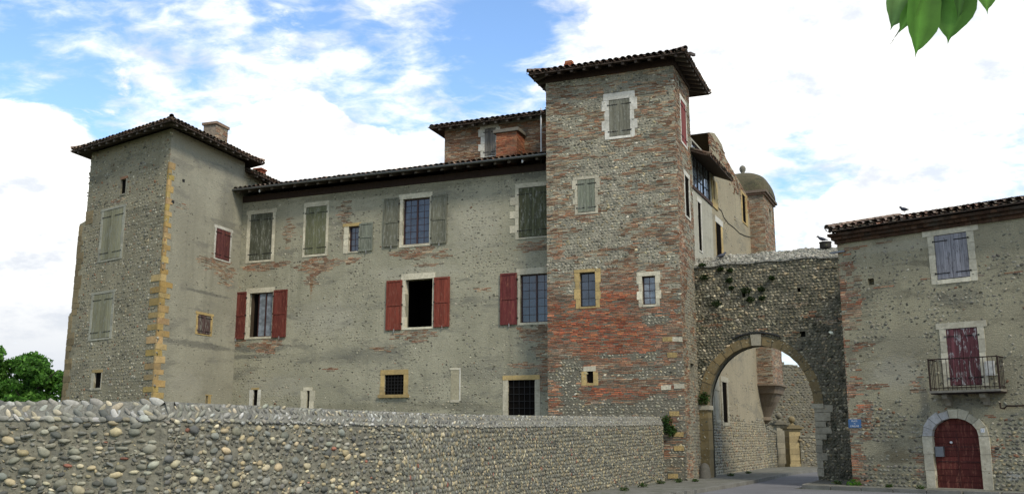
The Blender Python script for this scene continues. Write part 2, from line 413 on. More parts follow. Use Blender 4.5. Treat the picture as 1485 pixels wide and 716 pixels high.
def inside(holes, u, z, m=0.0):
    k = np.zeros(np.shape(u), bool)
    for h in holes:
        if h.sp is None: k |= (u > h.u0 - m) & (u < h.u1 + m) & (z > h.z0 - m) & (z < h.z1 + m)
        else:
            x = np.clip((u - (h.u0 + h.u1) / 2) / ((h.u1 - h.u0) / 2 + m), -1, 1)
            tp = h.sp + (h.z1 - h.sp + m) * np.sqrt(1 - x * x)
            k |= (u > h.u0 - m) & (u < h.u1 + m) & (z > h.z0 - m) & (z < tp)
    return k
def bricks(mb, fr, U0, U1, Z0, Z1, rule, holes=(), hgt=.044, joint=.020, lng=.28, cols=None, o=(0.0, .014), jit=.004):
    """rule(u,z)->(keep, redness 0..1); thin bricks laid in courses"""
    z = Z0; A = []
    k = 0
    while z < Z1:
        n = int((U1 - U0) / lng) + 2
        st = U0 - RNG.random() * lng + np.cumsum(RNG.uniform(.75, 1.2, n) * lng) - lng
        en = np.concatenate([st[1:], [st[-1] + lng]]) - joint
        u0 = np.clip(st, U0, U1); u1 = np.clip(en, U0, U1)
        ok = (u1 - u0) > .04
        zz = np.full(n, z) + RNG.normal(0, .002, n)
        A.append(np.stack([u0, u1, zz], 1)[ok]); z += hgt + joint + RNG.normal(0, .004); k += 1
    A = np.concatenate(A); um = (A[:, 0] + A[:, 1]) / 2; zm = A[:, 2] + hgt / 2
    keep, red = rule(um, zm)
    keep &= ~inside(holes, A[:, 0], zm, .0) & ~inside(holes, A[:, 1], zm, .0) & ~inside(holes, um, zm, .02)
    A = A[keep]; red = np.asarray(red)[keep]
    n = len(A)
    if n == 0: return
    c0 = pick(n, [BR_BRN, BR_GREY, MORT * .9, ST_DARK * 1.3], [5, 5, 3, .6]); c1 = pick(n, [BR_RED, BR_OR, BR_BRN], [5, 4, 1.5])
    c = c0 * (1 - red[:, None]) + c1 * red[:, None]
    c = c * np.exp((fbm(A[:, 0] * 1.3, A[:, 2] * 9, 77) - .5) * 1.5)[:, None]
    oo = RNG.uniform(o[0] + .002, o[1], n)
    mb.boxes(fr, A[:, 0], A[:, 1], A[:, 2], A[:, 2] + hgt * RNG.uniform(.75, 1.05, n), o[0] - .05, oo, c, jit)
def cobbles(mb, fr, U0, U1, Z0, Z1, rule, holes=(), row=.125, sp=.135, size=(.055, .085), cols=None, ws=None, tilt=.5, tm=ICO1, out=.02, o=0.0, sd=.2, lump=.12):
    z = Z0; L = []; k = 0
    while z < Z1:
        n = int((U1 - U0) / sp * 1.1) + 2
        u = U0 + np.cumsum(RNG.uniform(.7, 1.25, n) * sp) - sp * RNG.random()
        u = u[u < U1 - .02]
        s = tilt * (1 if k % 2 else -1) * np.ones(len(u)) + RNG.normal(0, .25, len(u))
        L.append(np.stack([u, z + RNG.normal(0, row * .09, len(u)), s], 1)); z += row * RNG.uniform(.88, 1.1); k += 1
    L = np.concatenate(L); keep = rule(L[:, 0], L[:, 1]) & ~inside(holes, L[:, 0], L[:, 1], .05)
    L = L[keep & (L[:, 0] > U0 + .02)]; n = len(L)
    if n == 0: return
    r = RNG.uniform(size[0], size[1], n) * np.exp(RNG.normal(0, .12, n))
    c = pick(n, cols or [ST_GREY, ST_TAN, ST_DARK, ST_PALE, MORT], ws or [6, 1.6, 1.6, 1.0, 2], sd)
    mb.blobs(fr, L[:, 0], L[:, 1], o - r * .25, r, r * RNG.uniform(.5, .72, n), r * .25 + RNG.uniform(.4, 1.0, n) * out + r * .12, L[:, 2], c, tm, lump)

# --- stone surrounds, windows, shutters
def jitc(c, s=.10): return np.asarray(c) * math.exp(random.gauss(0, s))
def surround(mb, fr, r, wl, wr, ht, hb, col, proud=.02, quoin=.0, depth=.22, lintel_ext=.06, jn=4, lcol=None, left=True, right=True):
    """blocks up both sides, a lintel, a sill; r = (u0,u1,z0,z1) of the opening"""
    u0, u1, z0, z1 = r
    for side, on, wd in ((-1, left, wl), (1, right, wr)):
        if not on or wd <= 0: continue
        zz = z0 - hb
        hs = [random.uniform(.8, 1.2) for _ in range(jn)]; tot = sum(hs); H = z1 - zz
        for i, h in enumerate(hs):
            h = h / tot * H; w = wd + (quoin if i % 2 else 0) + random.uniform(-.012, .012)
            a, b = (u0 - w, u0) if side < 0 else (u1, u1 + w)
            mb.box(fr, a, b, zz + .004, zz + h - .004, -depth, proud + random.uniform(-.004, .004), jitc(col), .003); zz += h
    if ht > 0: mb.box(fr, u0 - (wl + lintel_ext if left else 0), u1 + (wr + lintel_ext if right else 0), z1 + .002, z1 + ht, -depth, proud + .006, jitc(lcol if lcol is not None else col, .05), .004)
    if hb > 0: mb.box(fr, u0 + .002, u1 - .002, z0 - hb, z0, -depth, proud + .012, jitc(col), .003)
def plank_shutter(mb, fr, u0, u1, z0, z1, o, col, n=3, straps=(.12, .84), hang='l'):
    w = (u1 - u0) / n
    for i in range(n):
        mb.box(fr, u0 + i * w + .003, u0 + (i + 1) * w - .003, z0 + random.uniform(0, .012), z1 - random.uniform(0, .008), o - .028, o + random.uniform(-.002, .004), jitc(col, .12))
    for s in straps:
        z = z0 + (z1 - z0) * s; a, b = (u0 - .05, u0 + (u1 - u0) * .82) if hang == 'l' else (u1 - (u1 - u0) * .82, u1 + .05)
        mb.box(fr, a, b, z - .014, z + .014, o + .006, o + .016, (.012, .010, .009))
        c = a if hang == 'l' else b
        mb.box(fr, c - .02, c + .02, z - .03, z + .03, o - .02, o + .022, (.01, .01, .009))
def panel_shutter(mb, fr, u0, u1, z0, z1, o, col, hang='r'):
    st = .07; zm = z0 + (z1 - z0) * .50
    mb.box(fr, u0, u0 + st, z0, z1, o, o + .045, jitc(col, .05)); mb.box(fr, u1 - st, u1, z0, z1, o, o + .045, jitc(col, .05))
    for a, b in ((z0, z0 + .09), (zm - .04, zm + .04), (z1 - .08, z1)):
        mb.box(fr, u0 + st + .001, u1 - st - .001, a, b, o + .001, o + .044, jitc(col, .05))
    for za, zb in ((z0 + .09, zm - .04), (zm + .04, z1 - .08)):
        n = 3; w = (u1 - u0 - 2 * st) / n
        for i in range(n):
            mb.box(fr, u0 + st + i * w + .003, u0 + st + (i + 1) * w - .003, za + .002, zb - .002, o + .004, o + .020, jitc(col, .14))
    c = u1 if hang == 'r' else u0
    for s in (.12, .5, .87):
        z = z0 + (z1 - z0) * s; mb.box(fr, c - .025, c + .045, z - .03, z + .03, o + .0, o + .055, (.012, .010, .009))
    mb.box(fr, (u0 + u1) / 2 + .02, (u0 + u1) / 2 + .05, z0 - .10, z0 + .05, o + .01, o + .06, (.25, .25, .24))
def casement(fb, pb, fr, r, o, nx, ny, leaf=2, fw=.05, mw=.016, fcol=(.06, .016, .014), mcol=None, bot=0):
    u0, u1, z0, z1 = r; mcol = mcol if mcol is not None else fcol
    pb.box(fr, u0 + .01, u1 - .01, z0 + .01, z1 - .01, o - .012, o - .004, (.5, .5, .5))
    fb.box(fr, u0, u1, z1 - fw, z1, o - .03, o + .03, fcol); fb.box(fr, u0, u1, z0, z0 + fw, o - .03, o + .03, fcol)
    W_ = (u1 - u0) / leaf
    for i in range(leaf + 1):
        c = u0 + i * W_; a, b = max(u0, c - fw * .75), min(u1, c + fw * .75)
        if i == 0: a, b = u0, u0 + fw
        if i == leaf: a, b = u1 - fw, u1
        fb.box(fr, a, b, z0 + fw + .001, z1 - fw - .001, o - .029, o + .034, fcol)
    for i in range(leaf):
        for k in range(1, nx):
            c = u0 + i * W_ + W_ * k / nx; fb.box(fr, c - mw / 2, c + mw / 2, z0 + fw, z1 - fw, o - .01, o + .012, mcol)
    for k in range(1, ny):
        z = z0 + (z1 - z0) * k / ny; fb.box(fr, u0 + fw, u1 - fw, z - mw / 2, z + mw / 2, o - .009, o + .015, mcol)
def grille(mb, fr, r, o, nx, ny, rad=.011):
    u0, u1, z0, z1 = r
    for i in range(1, nx): u = u0 + (u1 - u0) * i / nx; mb.box(fr, u - rad, u + rad, z0 - .02, z1 + .02, o - rad, o + rad, (.01,) * 3)
    for i in range(1, ny): z = z0 + (z1 - z0) * i / ny; mb.box(fr, u0 - .02, u1 + .02, z - rad, z + rad, o - rad * .8, o + rad * 1.3, (.01,) * 3)
def sub(mb, name, mat, parent, label=None):
    o = mb.build(name, mat, parent)
    if label: o['label'] = label
    return o

def window(th, fr, px, kind, scol=CREAM, wl=.13, wr=.13, ht=.2, hb=.08, quoin=0.0, label=None, shut=None, scolr=(.12, .13, .09), nx=2, ny=5,
           leaf=2, wood='wood', rect=None, left=True, right=True, lcol=None, glass='glass', rec=.16, jn=4, shut_l=None, shut_r=None, proud=.02, fcol=(.06, .016, .014), mcol=None, lext=.06, bk=.085, grill=None, sillext=0):
    """returns the Hole; makes a part 'window' with its sub-parts"""
    r = rect or fr.rect(*px); u0, u1, z0, z1 = r
    h = Hole(u0, u1, z0, z1, depth=.34)
    mb = MB(); surround(mb, fr, r, wl, wr, ht, 0 if sillext else hb, scol, proud, quoin, .24, lext, jn, lcol, left, right)
    w = mb.build('window', M['dress'], th)
    if label: w['label'] = label
    if sillext:
        m = MB(); m.box(fr, u0 - sillext, u1 + sillext, z0 - hb, z0 - .002, -.2, .12, jitc(scol)); sub(m, 'sill', M['dress'], w)
    if kind == 'planks':
        um = (u0 + u1) / 2
        for a, b, hg in ((u0 + .012, um - .004, 'l'), (um + .004, u1 - .012, 'r')):
            m = MB(); plank_shutter(m, fr, a, b, z0 + .02, z1 - .015, .012, scolr, max(2, round((b - a) / .13)), (.13, .87), hg); sub(m, 'shutter', M[wood], w)
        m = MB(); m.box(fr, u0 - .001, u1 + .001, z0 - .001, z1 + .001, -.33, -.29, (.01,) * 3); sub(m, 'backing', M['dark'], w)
    elif kind == 'half':
        um = u0 + (u1 - u0) * .36; fb, pb = MB(), MB(); casement(fb, pb, fr, (um, u1 - .002, z0 + .002, z1 - .002), -.10, 1, 1, 2, fw=.04, fcol=(.05, .02, .018)); sub(fb, 'casement', M['darkpaint'], w); sub(pb, 'pane', M[glass], w)
        m = MB(); m.box(fr, u0 + .03, u0 + .12, z0 + .02, z1 - .02, -.26, -.12, (.05, .035, .02)); sub(m, 'curtain', M['rafterwood'], w)
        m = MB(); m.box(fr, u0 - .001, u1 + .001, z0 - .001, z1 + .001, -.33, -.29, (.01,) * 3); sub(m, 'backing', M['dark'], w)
    elif kind in ('glass', 'open'):
        if kind == 'glass':
            fb, pb = MB(), MB(); casement(fb, pb, fr, (u0 + .002, u1 - .002, z0 + .002, z1 - .002), -rec, nx, ny, leaf, fcol=fcol, mcol=mcol)
            sub(fb, 'casement', M['wood'] if fcol[0] > .1 else M['darkpaint'] if mcol is None else M['rafterwood'], w); sub(pb, 'pane', M[glass], w)
    elif kind == 'slit':
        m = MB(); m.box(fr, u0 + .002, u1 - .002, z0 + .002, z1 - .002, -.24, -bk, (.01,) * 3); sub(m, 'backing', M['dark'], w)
    if grill:
        m = MB(); grille(m, fr, r, -.05, *grill); sub(m, 'grille', M['iron'], w)
    for q, hg in ((shut_l, 'r'), (shut_r, 'l')):
        if q:
            a, b, c, d = fr.rect(*q, .05); m = MB(); panel_shutter(m, fr, a, b, c, d, .035, scolr, hg); sub(m, 'shutter', M[wood], w)
    return h

# --- clay tile roofs
def tile_template(r0, r1, seg=6, flip=False):
    an = np.linspace(0, pi, seg + 1)
    f = -1 if flip else 1
    V = [(-r0 * cos(a), 0, f * r0 * .8 * sin(a)) for a in an] + [(-r1 * cos(a), 1, f * r1 * .8 * sin(a)) for a in an]
    Fc = [[i, i + 1, i + seg + 2, i + seg + 1] for i in range(seg)]
    return np.array(V), np.array(Fc)
def tiles(mb, fr, L, z0, D, slope, ta=1e9, tb=1e9, pitch=.27, cols=None, ws=None):
    """fr: origin at the left end of the eave, outwards = down the slope. ta/tb: how fast the depth grows from either end (hips)"""
    cols = cols or [rgb(.13, .078, .052), rgb(.10, .072, .052), rgb(.17, .12, .085), rgb(.075, .065, .05)]; ws = ws or [4, 4, 2, 3]
    rowl = .36
    for flip in (False, True):
        tv, tf = tile_template(.112 if not flip else .10, .092 if not flip else .10, 6, flip)
        I = []
        nc = int(L / pitch) + 1
        for i in range(nc):
            u = (i + (.5 if not flip else 0)) * pitch
            if u > L: continue
            vm = min(D, u * ta + .05, (L - u) * tb + .05)
            j = 0
            while j * rowl < vm - .02:
                I.append((u, j * rowl - (.05 if not flip else .02), min(rowl * 1.18, vm - j * rowl + .1), j)); j += 1
        A = np.array(I); n = len(A)
        u = A[:, 0] + RNG.normal(0, .008, n); k = len(tv)
        v = A[:, 1][:, None] + tv[None, :, 1] * A[:, 2][:, None] + RNG.normal(0, .012, (n, 1))
        ft = (1 - tv[None, :, 1]) * .022
        z = z0 + v * slope + tv[None, :, 2] + ft + (.022 if not flip else .0) + .045 + RNG.normal(0, .006, (n, 1))
        uu = u[:, None] + tv[None, :, 0] + (tv[None, :, 1] - .5) * RNG.normal(0, .01, (n, 1))
        P = fr.w(uu, z, -v).reshape(-1, 3); c = pick(n, cols, ws, .25)
        mb.add(P, (tf[None] + (np.arange(n) * k)[:, None, None]).reshape(-1, 4), np.repeat(c, k, 0), np.stack([uu, v, z], -1).reshape(-1, 3), True)
def deck(mb, fr, L, z0, D, slope, ta=1e9, tb=1e9, th=.05, col=(.05, .035, .025)):
    """the boarding under the tiles"""
    ua = D / ta if ta < 1e6 else 0; ub = L - (D / tb if tb < 1e6 else 0)
    if ua > ub: m = (ua + ub) / 2; d = D * (L / (D / ta + D / tb)); ua = ub = L * (1 / ta) / (1 / ta + 1 / tb); D = d
    U = [0, L, ub, ua]; V = [0, 0, D, D]
    for dz in (0, -th):
        mb.add(fr.w(U, [z0 + v * slope + dz for v in V], [-v for v in V]), [[0, 1, 2, 3]], col)
    top = fr.w(U, [z0 + v * slope for v in V], [-v for v in V]); bt = top - np.array([0, 0, th])
    for i in range(4):
        j = (i + 1) % 4; mb.add([top[i], top[j], bt[j], bt[i]], [[0, 1, 2, 3]], col)
def rafters(th, fr, us, z0, D, slope, w=.11, h=.12, name='rafter', mat='rafterwood', col=(.11, .09, .07)):
    """short sloping timbers under the eave; fr as for tiles; one object each, sharing a mesh"""
    me = None
    for u in us:
        if me is None:
            m = MB(); U = []; V = []; Z = []
            a = w / 2
            pts = [(-a, .06, -h), (a, .06, -h), (a, .06, 0), (-a, .06, 0), (-a, D, -h), (a, D, -h), (a, D, 0), (-a, D, 0)]
            P = fr.w([p[0] + us[0] for p in pts], [z0 + p[1] * slope + p[2] - .052 for p in pts], [-p[1] for p in pts])
            m.add(P, MB.BF, col, [(p[0], p[2], p[1] * .5) for p in pts]); o = m.build(name, M[mat], th); me = o; continue
        o = me.copy(); COL.objects.link(o); o.parent = th; dlt = fr.d * (u - us[0]); o.location = (dlt[0], dlt[1], 0)
def ridge(mb, p, q, r=.11):
    p = np.array(p, float); q = np.array(q, float); n = max(1, int(np.linalg.norm(q - p) / .34)); t = q - p; t2 = t / np.linalg.norm(t)
    x = np.cross(t2, [0, 0, 1]); x /= np.linalg.norm(x); up = np.cross(x, t2)
    for i in range(n):
        a = p + t * (i / n) - t2 * .03; b = p + t * ((i + 1) / n) + t2 * .03; an = np.linspace(-.25, pi + .25, 8)
        c = jitc(rgb(.17, .12, .09), .2)
        V = np.concatenate([a + r * (np.cos(an)[:, None] * x + np.sin(an)[:, None] * up), b + r * .85 * (np.cos(an)[:, None] * x + np.sin(an)[:, None] * up)])
        mb.add(V, [[k, k + 1, k + 9, k + 8] for k in range(7)], c, None, True)

# ================================================================== THE SITE: plan positions in metres, camera at the origin looking along +Y
G = np.array([6.69, 37.80])                       # near corner of the gate tower
fTF = Frame(G - 5.62 * np.array([cos(R(-21.9)), sin(R(-21.9))]), -21.9)     # gate tower, front
fTS = Frame(G, 68.1)                              # gate tower, side
fM = Frame((-13.6, 47.35), -21.9)                 # main wing
K = np.array([-15.4, 41.8])
fLR = Frame(K, 72.0)                              # corner tower, right face
LL = 6.6
fLL = Frame(K - LL * np.array([cos(R(-36.4)), sin(R(-36.4))]), -36.4)       # corner tower, left face
fC = Frame((7.87, 40.74), 65.5)                   # side wing behind the gate tower
fA = Frame((7.70, 40.45), -27.0)                  # wall with the arch
fH = Frame((11.70, 34.0), -43.7)                  # house on the right
fW = Frame((-5.03, 14.4), 65.0)                   # cobble wall, long stretch
fW2 = Frame((-15.0, 14.9), -2.87)                 # cobble wall, left stretch

def stn(fr, px, py, rx, ry, c, a):
    u, z = fr.hit(px, py); u2 = fr.hit(px + rx, py)[0]; z2 = fr.hit(px, py - ry)[1]; return (u, z, abs(u2 - u), abs(z2 - z), c, a)
SOOT = (.085, .085, .075); RUST = (.20, .10, .04); NEW = (.36, .34, .27); DAMP = (.11, .10, .06)
M['plaster'] = plaster_mat('grey render', (.256, .243, .170), (.342, .320, .228), (.172, .165, .126), .8, 1.45, stains=[
    stn(fM, 452, 400, 3, 34, RUST, .8), stn(fM, 372, 505, 70, 7, SOOT, .6), stn(fM, 360, 517, 60, 4, SOOT, .6), stn(fM, 520, 515, 90, 16, SOOT, .32), stn(fM, 470, 460, 60, 30, NEW, .35), stn(fM, 690, 540, 60, 16, SOOT, .3),
    stn(fM, 600, 395, 90, 12, NEW, .3), stn(fM, 400, 560, 70, 20, NEW, .35), stn(fM, 690, 330, 50, 50, NEW, .3), stn(fM, 560, 278, 200, 7, DAMP, .4), stn(fM, 770, 250, 40, 12, SOOT, .6), stn(fM, 570, 590, 200, 9, DAMP, .35), stn(fM, 457, 390, 22, 8, RUST, .35), stn(fM, 500, 340, 8, 30, RUST, .2), stn(fM, 600, 440, 200, 6, SOOT, .2)])
M['plaster_warm'] = plaster_mat('pale render', (.265, .25, .185), (.34, .322, .24), (.20, .19, .15), .6, 1.4, stains=[
    stn(fLR, 290, 500, 60, 6, SOOT, .55), stn(fLR, 300, 425, 40, 3, SOOT, .6), stn(fLR, 270, 560, 30, 30, NEW, .4), stn(fLR, 318, 390, 10, 14, RUST, .3), stn(fLR, 330, 300, 14, 60, SOOT, .3), stn(fLR, 290, 215, 60, 12, (.30, .26, .17), .5)])
M['plaster_house'] = plaster_mat('brown grey render', (.240, .215, .142), (.325, .292, .19), (.152, .136, .092), .9, 1.7, stains=[
    stn(fH, 1305, 660, 26, 12, (.13, .105, .06), .7), stn(fH, 1450, 560, 26, 30, (.17, .155, .10), .6), stn(fH, 1400, 585, 40, 12, SOOT, .5), stn(fH, 1340, 580, 8, 40, SOOT, .5), stn(fH, 1390, 430, 50, 14, SOOT, .35), stn(fH, 1470, 690, 14, 12, (.38, .37, .33), .6), stn(fH, 1300, 540, 50, 30, NEW, .35), stn(fH, 1320, 355, 100, 10, NEW, .3), stn(fH, 1300, 500, 60, 30, SOOT, .25)])

# ------------------------------------------------------------------ ground, road, pavements
def sheet(name, pts, z, mat, h=0.0, label=None):
    m = MB(); P = np.array([(p[0], p[1], z) for p in pts]); n = len(P)
    m.add(P, [list(range(n))], (.1, .1, .1))
    if h:
        for i in range(n):
            j = (i + 1) % n; m.add([P[i], P[j], P[j] - [0, 0, h], P[i] - [0, 0, h]], [[0, 1, 2, 3]], (.1, .1, .1))
    o = m.build(name, mat); o['kind'] = 'structure'; return o
def groundmat(name, c1, c2, sc=.6, fine=40, c3=None):
    m, t, b = newmat(name); g = N(t, 'ShaderNodeTexCoord').outputs['Object']
    c = mix_(t, ramp_(t, noise_(t, g, sc, 6, .65), .35, .65), c1, c2)
    n2 = noise_(t, g, fine, 4, .7)
    if c3: c = mix_(t, ramp_(t, noise_(t, g, sc * 3, 7, .7), .52, .62), c, c3)
    f = math_(t, 'ADD', math_(t, 'MULTIPLY', n2, .7), .65)
    s = N(t, 'ShaderNodeVectorMath', operation='SCALE'); t.links.new(c, s.inputs[0]); t.links.new(f, s.inputs['Scale'])
    t.links.new(s.outputs[0], b.inputs['Base Color']); b.inputs['Roughness'].default_value = .9; bump(t, b, n2, .4, .01); return m
M['asphalt'] = groundmat('asphalt', (.115, .115, .118), (.15, .15, .152), .35, 60)
M['pave'] = groundmat('worn pavement', (.115, .112, .09), (.16, .155, .13), 1.2, 30, (.075, .085, .05))
M['earth'] = groundmat('grass and earth', (.05, .075, .025), (.09, .085, .05), .4, 12)
M['kerb'] = groundmat('kerb stone', (.13, .125, .105), (.18, .175, .15), 1.5, 30)
sheet('ground', [(-900, -200), (900, -200), (900, 1500), (-900, 1500)], 0.0, M['earth'])
left_edge = [ground(*p) for p in ((1011, 715), (1054, 708), (1094, 700.5), (1129, 692.5), (1156, 687), (1182, 684.2))]
d0 = left_edge[0] - (left_edge[1] - left_edge[0]) / np.linalg.norm(left_edge[1] - left_edge[0]) * 34
far_l = [np.array([20.5, 53.5]), np.array([30, 57.0])]
near_r = ground(1164, 706.5); pr = ground(1190, 699.5)
far_r = [np.array([15.2, 41.5]), np.array([20.5, 48.0]), np.array([31, 51.5])]
house_edge = fH.w([-1.5, 3, 14], 0, 1.35)[:, :2]
road = [d0] + left_edge + far_l + far_r[::-1] + [pr, near_r] + [house_edge[0], house_edge[1], house_edge[2], np.array([40, -6.0]), np.array([0.0, -12.0])]
sheet('road', road, .006, M['asphalt'])
# left pavement between the kerb and the cobble wall / castle
pav_in = [fW.w(u, 0, .1)[:2] for u in (-1.0, 26.0)] + [fTF.w(5.4, 0, .02)[:2], fTS.w(0, 0, .0)[:2], fC.w(0, 0, .0)[:2], fC.w(14.9, 0, .0)[:2], np.array([17.5, 57.6]), np.array([30, 60.5])]
def inner(e, k=.16):
    e = np.array(e); t = np.gradient(e, axis=0); t /= np.linalg.norm(t, axis=1)[:, None]; return e + k * np.stack([-t[:, 1], t[:, 0]], 1)
le = [d0] + left_edge + far_l; lei = inner(le, .16)
sheet('pavement', list(lei) + pav_in[::-1], .115, M['pave'], .12)
def kerb(name, a, b_):
    m = MB(); a = np.array(a); b_ = np.array(b_)
    for i in range(len(a) - 1):
        n = max(1, int(np.linalg.norm(a[i + 1] - a[i]) / 1.0))
        for k in range(n):
            t0 = k / n; t1 = (k + 1) / n - .008
            q = [a[i] * (1 - t0) + a[i + 1] * t0, a[i] * (1 - t1) + a[i + 1] * t1, b_[i] * (1 - t1) + b_[i + 1] * t1, b_[i] * (1 - t0) + b_[i + 1] * t0]
            P = [(x[0], x[1], 0) for x in q] + [(x[0], x[1], .125) for x in q]; m.add(P, MB.BF, (.15, .15, .13))
    o = m.build(name, M['kerb']); o['kind'] = 'structure'
kerb('kerb', le, lei - np.array([0, 0]))
re_ = [pr, near_r, house_edge[0], house_edge[1], house_edge[2]]
re_ = [np.array([14.6, 39.0]), pr, near_r, house_edge[0] + np.array([.3, .1]), house_edge[1], house_edge[2]]
rei = inner(re_, .16)
pav2 = list(rei) + [fH.w(14, 0, 0)[:2], fH.w(0, 0, 0)[:2], fA.w(8, 0, 0)[:2], fA.w(8, 0, -1.4)[:2]]
sheet('pavement', pav2, .115, M['pave'], .12)
kerb('kerb', re_, rei)

# ------------------------------------------------------------------ GATE TOWER
cTF = fTF.w(2.8, 0, 0)
tower = thing('gate_tower', (float(cTF[0]), float(cTF[1]), 0), 'tall square gate tower of red brick and cobble beside the archway, highest roof in view', 'tower')
HT = fTF.hit(974, 84)[1]
holes = []
def tw(*a, **k): holes.append(window(tower, fTF, *a, **k))
tw((883.3, 913.7, 144, 197.5), 'planks', WHITE_ST, wl=.19, wr=.19, ht=.30, hb=.10, quoin=.12, scolr=(.135, .13, .095), label='top window with closed grey shutters in a white stone surround', lext=.04)
tw((837.5, 863, 260, 307.6), 'planks', CREAM * .85, wl=.13, wr=.13, ht=.10, hb=.09, quoin=.09, scolr=(.15, .16, .115), label='middle window with closed pale green shutters')
tw((840.6, 863.6, 394.6, 444.4), 'glass', YEL, wl=.17, wr=.17, ht=.13, hb=.07, quoin=.05, nx=2, ny=4, leaf=1, label='barred window in a yellow stone surround', lcol=YEL, mcol=(.02, .02, .02), fcol=(.02, .018, .016))
tw((931.3, 950.6, 399.8, 441.4), 'glass', CREAM, wl=.15, wr=.15, ht=.17, hb=.09, quoin=.07, nx=2, ny=4, leaf=1, label='small window with white panes in a cream stone surround', mcol=(.05, .02, .018), fcol=(.03, .016, .014), glass='glass_pale')
tw((850.5, 860.5, 538, 555), 'slit', YEL * .95, wl=.20, wr=.20, ht=.20, hb=.10, lcol=CREAM, label='tiny window between yellow blocks', jn=1, lext=-.08)
PATCH = [  # px, py, rx, ry, brickness, redness
    (880, 480, 95, 55, .8, .75), (860, 470, 60, 30, .3, .45), (850, 450, 45, 14, .2, .2), (960, 470, 30, 60, .2, .15), (885, 568, 75, 15, .75, .8), (900, 300, 40, 16, .0, .05),
    (916, 340, 14, 110, .42, .06), (822, 470, 30, 20, .2, .2), (803, 500, 14, 110, .35, .12), (801, 250, 16, 170, .45, .05), (965, 250, 20, 190, .42, .06),
    (848, 318, 28, 14, .5, .38), (812, 360, 14, 60, .1, .1), (905, 410, 50, 18, .25, .18), (890, 430, 60, 14, .45, .30), (805, 590, 10, 30, .3, .45), (975, 620, 20, 60, .3, .35),
    (827, 560, 20, 50, -.75, -.3), (905, 548, 28, 16, -.45, -.2), (905, 590, 60, 10, -.45, -.2), (900, 515, 60, 5, -.55, 0), (940, 550, 25, 25, -.15, -.1), (950, 462, 26, 12, -.5, -.2), (895, 455, 22, 12, -.4, -.2), (955, 590, 16, 22, -.35, -.2),
    (850, 140, 30, 20, -.12, 0), (930, 130, 26, 12, .25, .1), (845, 195, 25, 18, .2, .05), (945, 210, 30, 25, .1, .05), (850, 350, 40, 30, -.3, 0), (835, 280, 24, 60, -.15, 0), (890, 290, 18, 70, -.2, 0), (950, 300, 20, 40, -.1, 0)]
def tower_rule(u, z):
    px, py = proj(fTF.w(u, z, 0)); b = -.10 + 0 * px; r = -.08 + 0 * px
    for x, y, rx, ry, bb, rr in PATCH:
        g = np.exp(-(((px - x) / rx) ** 2 + ((py - y) / ry) ** 2) * 1.1); b = b + bb * g; r = r + rr * g
    nb = fbm(u * .9 + 3, z * 4.2, 4) - .5; nr = fbm(u * 1.2 + 9, z * 3.3, 8) - .5
    return b + nb * 1.7, r * 1.5 + nr * (.45 + .4 * (z < 8.5))
mb = MB(); wallface(mb, fTF, 0, 5.62, 0, HT, holes, MORT * .95)
wallface(mb, fTF, 0, 5.62, 0, fTF.hit(885, 425)[1], [h for h in holes if h.z0 < fTF.hit(885, 425)[1]], MORT * .5, o=.0035, reveal=False)
bricks(mb, fTF, 0, 5.62, 0.3, HT, lambda u, z: (lambda b, r: (b > 0, np.clip(r, 0, 1)))(*tower_rule(u, z)), holes, o=(0, .022), jit=.006)
cobbles(mb, fTF, 0, 5.62, .2, HT, lambda u, z: tower_rule(u, z)[0] < .05, holes, out=.018, row=.12, sp=.145, size=(.055, .10), lump=.22, sd=.28, cols=[ST_GREY * 1.05, ST_TAN * .9, ST_DARK * 1.3, ST_PALE * .9, MORT], ws=[6, 2, 1.2, .4, 6])
# dressed blocks on the corner
for px, py in ((982, 492), (968, 492), (975, 515), (985, 560), (966, 562), (978, 600), (984, 630), (985, 650), (976, 690)):
    u, z = fTF.hit(px, py); mb.box(fTF, max(0, u - .2), min(5.62, u + .2), z - .08, z + .10, -.1, .03, jitc(YEL * .8 if random.random() < .5 else CREAM * .85), .01)
# side face
hs = []
def ts(*a, **k): k['bk'] = .02; hs.append(window(tower, fTS, *a, **k))
ts((987.5, 994.5, 150, 208), 'planks', WHITE_ST, wl=.10, wr=.10, ht=.18, hb=.10, scolr=(.16, .03, .025), wood='redwood', label='side window with closed red shutters')
ts((993.5, 999.5, 258, 314), 'slit', WHITE_ST, wl=.14, wr=.10, ht=.2, hb=.08, label='narrow side window in white stone')
hs.append(Hole(*fTS.rect(1001.5, 1007.0, 527, 551))); hs.append(Hole(*fTS.rect(984.5, 988, 118, 127)))
SD = 3.12
wallface(mb, fTS, 0, SD, 0, HT, hs, MORT * .9)
def side_rule(u, z):
    b = .35 - .55 * np.clip((u - .3) / 1.0, 0, 1) + (fbm(u * 1.1 + 30, z * 3, 14) - .5) * 1.3 + .25 * (z > 8); return b, .10 + (fbm(u, z, 21) - .5) * .5 - .1 * (z < 6)
bricks(mb, fTS, 0, SD, .2, HT, lambda u, z: (side_rule(u, z)[0] > 0, np.clip(side_rule(u, z)[1], 0, 1)), hs, o=(0, .02), jit=.005)
cobbles(mb, fTS, 0, SD, .2, HT, lambda u, z: side_rule(u, z)[0] < .03, hs, out=.02, cols=[ST_GREY * .8, ST_DARK * 1.3, ST_TAN * .7, BR_BRN], ws=[5, 3, 2, 1])
# other two sides and the back of small openings
mb.box(Frame(fTF.O, -21.9), .02, 5.6, 0, HT - .02, -3.2, -SD - .01, MORT)
mb.box(Frame(fTF.O, -21.9), .02, .3, 0, HT - .02, -SD, -.36, MORT)
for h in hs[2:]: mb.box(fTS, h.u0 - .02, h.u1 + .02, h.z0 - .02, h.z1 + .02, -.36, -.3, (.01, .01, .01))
mb.build('wall', M['masonry'], tower)
